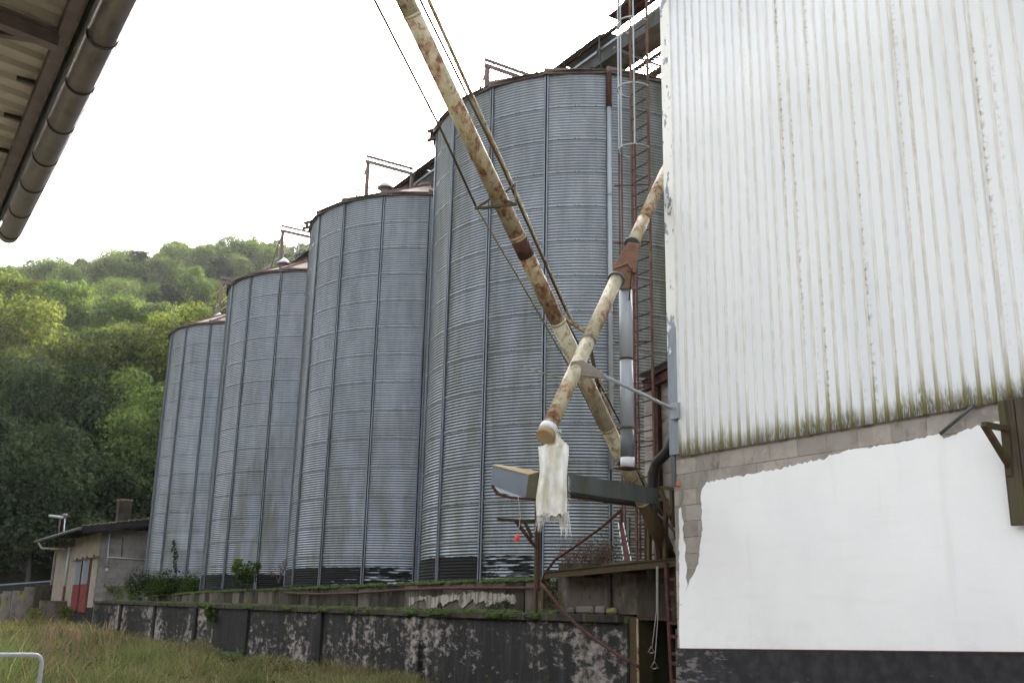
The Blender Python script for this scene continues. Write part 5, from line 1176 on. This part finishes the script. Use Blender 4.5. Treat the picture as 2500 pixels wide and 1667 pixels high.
for x, y, d in pts:
    az = math.degrees(math.atan2(x, y)); h = float(hill_h(x, y))
    u = random.random(); crest_ = d > 232
    if d < 96: mt = 'leaf_dark' if u < .8 else 'leaf_mid'  # darker leaves on the lowest trees also paint in the slope's shade
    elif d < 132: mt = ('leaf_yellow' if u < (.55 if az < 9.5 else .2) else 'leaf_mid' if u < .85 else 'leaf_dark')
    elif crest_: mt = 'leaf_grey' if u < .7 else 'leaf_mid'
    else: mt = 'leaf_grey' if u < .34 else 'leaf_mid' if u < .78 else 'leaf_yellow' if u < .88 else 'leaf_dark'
    sp_ = random.randrange(6) if crest_ else random.randrange(5); s_ = random.uniform(.85, 1.15)*(1.08 if d < 130 else .82 if d < 235 else .80)
    v_ = np.array([x, y, h+11*s_-EYE]); q_ = v_@FW; X_ = (1250+F_PX*(v_@RT)/q_)/KK; Y_ = (833.5-F_PX*(v_@UP)/q_)/KK
    colr = {'leaf_yellow': 'yellow-green', 'leaf_mid': 'mid-green', 'leaf_grey': 'grey-green', 'leaf_dark': 'dark-green'}[mt]
    shp = ['broad', 'tall', 'rounded', 'large', 'narrow', 'thin-leaved'][sp_]
    band = 'on the skyline' if crest_ else 'high on the slope' if Y_ < 690 else 'halfway up the slope' if Y_ < 790 else 'low on the slope' if Y_ < 1000 else 'at the slope foot'
    place = ('at the left edge' if X_ < 25 else 'below the gutter end' if X_ < 70 else 'right of the gutter end' if X_ < 115 else 'above the floodlight' if X_ < 160 else 'above the red hut door' if X_ < 205 else "above the hut's front corner" if X_ < 250 else 'above the hut chimney' if X_ < 300 else 'right of the hut chimney' if X_ < 345 else 'beside the smallest silo' if X_ < 395 else 'left above the smallest silo' if X_ < 450 else 'right above the smallest silo' if X_ < 525 else 'over the third silo roof' if X_ < 640 else 'behind the portal frame')
    lab = f'{shp} {colr} tree {band}, {place}'
    e = empty('broadleaf_tree', (x, y, h-.4), lab, 'tree', 'trees covering the wooded hillside')
    e.rotation_euler = (0, 0, random.uniform(0, 6.28)); e.scale = (s_*random.uniform(.9, 1.12), s_*random.uniform(.9, 1.12), s_*random.uniform(.9, 1.15))
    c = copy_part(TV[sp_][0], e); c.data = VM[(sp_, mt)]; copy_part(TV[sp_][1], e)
for c_, t_, _ in TV: bpy.data.objects.remove(c_); bpy.data.objects.remove(t_)

# undergrowth on the terrace
def shrub(name, label, cat, c, w_, h_, n, leaf, mat, seed, dens=1., squash=1.0, stems=6, group=None):
    rng = np.random.default_rng(seed); lb = 9; L = rng.uniform(-1, 1, (lb, 3))*np.array([w_*.38, w_*.38*squash, h_*.25])+np.array([0, 0, h_*.5]); r_ = rng.uniform(.2, .38, lb)*min(w_, h_*1.4)
    k = rng.integers(0, lb, n); d = unit(rng.normal(size=(n, 3))); q = L[k]+d*(r_[k]*rng.random(n)**.35)[:, None]; q[:, 2] = np.maximum(q[:, 2], .02)
    V, F = leaf_quads(q, unit(d+rng.normal(size=(n, 3))*.9+np.array([0, 0, .4])), rng.uniform(.6, 1.3, n)*leaf, rng, .55)
    e = empty(name, c, label, cat, group); o = npmesh('foliage', V, F, mat, e, attrs={'lv': np.repeat(rng.uniform(.5, 1.5, len(F)), 4)})
    m_ = MB(); rr = random.Random(seed)
    for i_ in range(stems):
        t_ = L[i_ % lb]; m_.tube([(c[0], c[1], c[2]-.05), (c[0]+t_[0]*.5+rr.uniform(-.05, .05), c[1]+t_[1]*.5, c[2]+t_[2]*.6), (c[0]+t_[0], c[1]+t_[1], c[2]+t_[2])], [.012, .008, .004], 4, False)
    m_.build('stem', 'twig', e); return e
def base(x, y, X): return P(x, y, X=X)
q = base(340, 1375, 12.3); shrub('bramble_bush', 'dark green bramble bush on the terrace before the smallest silo, beside the hut', 'bush', (q.x, q.y-1.0, q.z-.1), 3.4, 1.35, 5200, .085, 'leaf_dark', 3, squash=1.9)
q = base(392, 1372, 12.4); shrub('bramble_bush', 'low green bush at the foot of the smallest silo, right of the larger bramble', 'bush', (q.x, q.y, q.z-.1), 2.2, 1.1, 3000, .08, 'leaf_low', 4, squash=1.9)
q = base(300, 1378, 12.2); shrub('bramble_bush', 'small olive bush on the terrace edge in front of the hut wall', 'bush', (q.x, q.y, q.z-.05), 1.8, .9, 1600, .09, 'leaf_grey', 5, squash=1.5)
q = base(262, 1378, 12.1); shrub('weed', 'thin weed in front of the grey block hut wall', 'weed', (q.x, q.y, q.z-.05), .9, 1.1, 500, .10, 'leaf_grey', 6)
q = base(570, 1352, 12.3); shrub('elder_sapling', 'yellowish-green sapling growing at the foot of the third silo', 'sapling', (q.x, q.y, q.z), .9, .95, 900, .09, 'leaf_low', 7, stems=9)
q = base(546, 1330, 12.3); shrub('elder_sapling', 'pale feathery sapling rising highest before the third silo', 'sapling', (q.x, q.y, q.z), .55, .95, 420, .10, 'leaf_yellow', 8)
q = base(584, 1330, 12.3); shrub('elder_sapling', 'small bright sapling right of the feathery one at the third silo', 'sapling', (q.x, q.y, q.z+.1), .4, .6, 260, .09, 'leaf_low', 9)
q = base(640, 1335, 12.3); shrub('dry_weed', 'sparse rusty-brown weed between two silo feet', 'weed', (q.x, q.y, q.z), .5, .8, 160, .06, 'twig', 10, stems=12)
q = base(484, 1440, XB-.15); shrub('fern', 'bright fern sprouting from the black retaining wall', 'fern', (q.x, q.y, q.z), .5, .9, 300, .14, 'leaf_low', 11, squash=.5)
q = base(1095, 1405, XB+.3); shrub('weed', 'tuft of fine green weed hanging over the wall coping', 'weed', (q.x, q.y-1, q.z-.05), .5, .35, 900, .03, 'leaf_dark', 12)
q = base(1265, 1400, XB+.25); shrub('weed', 'leafy weed behind the foot of the bracket posts', 'weed', (q.x, q.y, q.z-.02), .55, .75, 500, .06, 'leaf_dark', 13)
for i_, (x_, lab) in enumerate(((80, 'sunlit yellow-green bush before the yellow-edged slab'), (142, 'bright leafy bush before the cream wing, beside the red downpipe'))):
    q = P(x_, 1432, Y=62); shrub('bush', lab, 'bush', (q.x, 62-.5*i_, q.z), .9, 1.3-.2*i_, 900, .10, 'leaf_yellow', 20+i_)
# ivy strand climbing the smallest silo
V = []; c = []
rng2 = np.random.default_rng(9)
for i_ in range(150):
    t = i_/150; x_ = 408-10*t+rng2.normal()*(5-2*t)*.8; y_ = 1345-105*t; c.append(list(P(x_, y_, X=13.45)))
c = np.array(c); V, F = leaf_quads(c, unit(np.array([[-1., -.8, .3]])+rng2.normal(size=(150, 3))*.5), rng2.uniform(.08, .16, 150), rng2)
tag(npmesh('ivy', V, F, 'leaf_dark', attrs={'lv': np.ones(len(V))}), 'thin dark creeper climbing the sheets of the smallest silo', 'creeper')
# dead twigs on the platform
tw = MB(); rr = random.Random(12)
for i_ in range(150):
    bx_ = rr.uniform(1288, 1405); b = P(bx_, 1303-(bx_-1288)*.11, X=rr.uniform(11.5, 12.3)); a = rr.uniform(0, 6.28); L = rr.uniform(.15, .62)
    p1 = b+Vector((math.cos(a)*L*.3, math.sin(a)*L*.4, L*.5)); p2 = p1+Vector((rr.uniform(-.2, .2), rr.uniform(-.25, .25), rr.uniform(-.05, L*.5)))
    tw.tube([b, p1, p2], [.006, .0045, .002], 4, False)
    for _ in range(4): q_ = p1.lerp(p2, rr.random()); tw.tube([q_, q_+Vector((rr.gauss(0, .09), rr.gauss(0, .09), rr.gauss(.04, .06)))], [.003, .0015], 3, False)
dt = empty('dead_bush', P(1345, 1300, X=11.9), 'tangled brown dead bush on the platform before the nearest silo', 'bush')
tw.build('twig', 'twig', dt)
q = P(1370, 1262, X=12.0); shrub('weed', 'dull green weed growing through the dead bush on the platform', 'weed', (12.0, q.y, q.z-.5), 1.1, .8, 1500, .035, 'leaf_dark', 14)
# moss cushions
def moss(name, label, ylo, yhi, x0, zf, n, rng, spread=.06, size=(.03, .07)):
    y = rng.uniform(ylo, yhi, n); keep = (np.sin(y*1.7)+np.sin(y*4.1+2)*.6+rng.normal(size=n)*.5) > -.55; y = y[keep]; n = len(y)
    x = x0+np.abs(rng.normal(size=n))*spread-.03; z = zf(y)+rng.normal(size=n)*.008-np.where(x < x0, .03, 0)*rng.random(n)
    s = rng.uniform(*size, n); u = [(math.cos(a)*math.cos(e), math.sin(a)*math.cos(e), math.sin(e)) for e in (-.3, .6) for a in np.arange(6)*math.pi/3]+[(0, 0, 1)]
    u = np.array(u)*np.array([1, 1.3, .6]); V = (np.stack([x, y, z], 1)[:, None, :]+u[None]*s[:, None, None]*(1+.15*rng.normal(size=(n, len(u), 1)))).reshape(-1, 3)
    f = [(k, (k+1) % 6, 6+(k+1) % 6) for k in range(6)]+[(k, 6+(k+1) % 6, 6+k) for k in range(6)]+[(6+k, 6+(k+1) % 6, 12) for k in range(6)]
    F = (np.array(f)[None]+np.arange(n)[:, None, None]*13).reshape(-1, 3)
    return tag(npmesh(name, V, F, 'moss', smooth=True), label, 'moss', kind='stuff')
zl = lambda y: EYE+np.interp(y, [18, 24, 33, 42, 53], [.755, .745, .705, .695, .50])
moss('moss', 'bright green moss cushions along the top of the plinth', 17.9, 50, tz+.03, zl, 4500, rng2, .07, (.03, .085))
moss('moss', 'green moss along the coping of the retaining wall', 16.5, 57, XB-.03, lambda y: np.interp(y, [10, 14.4, 19.4, 28, 52.8, 59], [.045, .05, .06, .115, .31, .33])+EYE+.01, 8000, rng2, .16, (.025, .075))
for y0_ in (16.9, 18.3, 20.4, 22.0, 24.6, 27.3, 30.1, 33.6, 38.0, 44.0):
    moss('moss', 'moss hanging over the front of the wall coping', y0_, y0_+random.uniform(.5, 1.6), XB-.11, lambda y: np.interp(y, [10, 14.4, 19.4, 28, 52.8, 59], [.045, .05, .06, .115, .31, .33])+EYE-.02-.05*RNG.random(len(y)), 260, rng2, .015, (.015, .045))
moss('moss', 'mossy strip on the grass at the foot of the wall', 15, 40, XB-.5, lambda y: gz(np.full_like(y, 11.3), y)+.01, 2600, rng2, .3, (.04, .12))

# yard grass
def grass(n, seed, name, label, hlo, hhi, xr=(-3, 11.62), yr=(15.5, 64), wid=.010, tintf=None):
    rng = np.random.default_rng(seed); u = rng.random(n); a_, b_ = 1/yr[1]**.7, 1/yr[0]**.7; y = (a_+(b_-a_)*u)**(-1/.7)
    x = rng.uniform(xr[0], xr[1], n); 
    cl_ = np.sin(x*2.1+np.sin(y*1.3)*2)*np.sin(y*1.7+x*.6)+.6*np.sin(x*5.3+1)*np.sin(y*4.1)
    z = gz(x, y)-.01; h = rng.uniform(hlo, hhi, n)*(1+.45*cl_); h = np.clip(h, .04, 9)*np.interp(y, [15, 60], [1, 1.3])
    nearwall = np.clip((x-9.6)/2, 0, 1); h *= 1-.5*nearwall; h *= .55+.9*np.clip(np.sin(x*1.7+np.sin(y*.8)*1.5)*np.sin(y*.9+x*.35+1)+.35, 0, 1.3)
    ang = rng.uniform(0, 2*np.pi, n); lean = rng.normal(size=(n, 2))*.38*h[:, None]; w_ = wid*(1+y/30)*rng.uniform(.6, 1.4, n)
    c = np.stack([x, y, z], 1); s = np.stack([np.cos(ang), np.sin(ang), 0*ang], 1)*w_[:, None]*.5
    mid = c+np.stack([lean[:, 0]*.35, lean[:, 1]*.35, h*.6], 1); tip = c+np.stack([lean[:, 0], lean[:, 1], h], 1)
    V = np.stack([c-s, c+s, mid+s*.7, tip, mid-s*.7], 1).reshape(-1, 3)
    b = np.arange(n)*5; F = np.concatenate([np.stack([b, b+1, b+2], 1), np.stack([b, b+2, b+4], 1), np.stack([b+4, b+2, b+3], 1)])
    m1 = .5+.5*np.sin(x*.55+1.2*np.sin(y*.21)+.6); m2 = .5+.5*np.sin(x*1.9+y*.7)*np.sin(y*.9-x*.4+2)
    green = np.array([.12, .19, .045]); olive = np.array([.12, .135, .045]); brown = np.array([.16, .115, .065]); straw = np.array([.30, .23, .12])
    g = np.clip(1.25-(x+1)/8.5, 0, 1)*np.clip((46-y)/18, 0, 1)*(.45+.55*m2)
    col = olive[None]*(1-g[:, None])+green[None]*g[:, None]
    pch = np.sin(x*.9+y*.33+1.5*np.sin(y*.17+2))*np.sin(y*.41-x*.5)
    pb_ = np.clip(.30+.4*m1*(1-g)+.1*nearwall+.35*pch, 0, 1); isb = rng.random(n) < pb_*.75; col[isb] = brown
    iss = rng.random(n) < np.where(y > 44, .32, .07)*(1-.6*nearwall); col[iss] = straw
    yg = (y > 50) & (rng.random(n) < .4); col[yg] = np.array([.17, .17, .035])
    col = col*rng.uniform(.45, 1.45, (n, 1))*(.85+.25*cl_[:, None].clip(-1, 1)); col = col*1.3; T = np.repeat(col, 5, 0)
    return tag(npmesh(name, V, F, 'blade', tint=T), label, 'grass', kind='stuff')
grass(240000, 1, 'grass', 'rough green and brown grass covering the yard', .10, .34)
grass(30000, 2, 'grass', 'longer green grass at lower left round the hoop rail', .3, .62, xr=(-3, 4.5), yr=(15.5, 34), wid=.009)
# broad weeds low in the grass
n = 60000; y = rng2.uniform(16, 58, n)**1.0; x = rng2.uniform(-2, 11.6, n); kk = (np.sin(x*1.3+y*.5)+np.sin(y*1.1-x*.8)) > .15; x, y = x[kk], y[kk]; n = len(x)
c = np.stack([x, y, gz(x, y)+rng2.uniform(.04, .34, n)*(.6+.4*np.sin(x*3+y*2))], 1); V, F = leaf_quads(c, unit(rng2.normal(size=(n, 3))*.8+np.array([0, 0, 1.])), rng2.uniform(.03, .09, n), rng2)
tag(npmesh('weeds', V, F, 'leaf_low', attrs={'lv': np.repeat(rng2.uniform(.5, 1.5, len(F)), 4)}), 'small broad-leaved weeds through the yard grass', 'weeds', kind='stuff')
# tall seeding grass clumps
ct = [(330, 735, 0), (400, 770, 1), (500, 640, 2), (560, 650, 1), (660, 700, 3), (730, 650, 2), (790, 700, 1), (880, 660, 3), (970, 660, 2), (1120, 620, 0), (1130, 730, 1), (1265, 650, 2), (1330, 750, 0), (800, 900, 1), (700, 870, 0), (1215, 900, 0), (520, 820, 1)]
for i_, (zx, zy, nn) in enumerate(ct):
    x_ = zx*500/2352/KK; y_ = (1380+zy*500/2352)/KK
    Yd = random.uniform(23, 30); top = P(x_, y_, Y=Yd); zbse = float(gz(top.x, top.y)); hh = max(.5, top.z-zbse); 
    e = empty('seed_grass', (top.x, top.y, zbse), 'tall dry grass clump with straw-coloured seed heads above the meadow', 'grass clump', 'tall seeding grass clumps in the meadow')
    m_ = MB(); rr = random.Random(i_); hd = MB()
    for j in range(3+nn*2):
        a = rr.uniform(0, 6.28); l_ = rr.uniform(.05, .32); b = Vector((top.x+rr.uniform(-.08, .08), top.y+rr.uniform(-.08, .08), zbse)); H = hh*rr.uniform(.72, 1.05); tp = b+Vector((math.cos(a)*l_, math.sin(a)*l_, H)); md = b.lerp(tp, .6)+Vector((-math.cos(a)*l_*.25, -math.sin(a)*l_*.25, 0))
        m_.tube([b, md, tp], [.004, .003, .002], 4, False); q_ = md.lerp(tp, .45); hd.tube([q_, q_.lerp(tp, .3), q_.lerp(tp, .8), tp+(tp-q_)*.15], [.004, .016, .012, .003], 5, False)
    m_.build('stalk', 'straw' if 'straw' in M else 'twig', e)
    if 'straw' not in M: M['straw'] = simple('straw', (.24, .165, .10), [((.24, .15, .09), 9, .4, .65, .8)], .9)
    hd.build('seed_head', 'straw', e)

# ------------------------------------------------------------------ air
hz = MB(); hz.box(-335, 425, -305, 435, -3, 190)
hm = bpy.data.materials.new('haze'); hm.use_nodes = True; ht_ = hm.node_tree; ht_.nodes.remove(ht_.nodes['Principled BSDF'])
pv = ht_.nodes.new('ShaderNodeVolumePrincipled'); pv.inputs['Color'].default_value = (.93, .95, 1, 1); pv.inputs['Density'].default_value = .0001; pv.inputs['Anisotropy'].default_value = .3
ht_.links.new(pv.outputs[0], ht_.nodes['Material Output'].inputs['Volume']); M['haze'] = hm
hzo = tag(hz.build('haze', 'haze'), 'thin pale haze in the valley air', kind='stuff')
sc.cycles.volume_bounces = 1
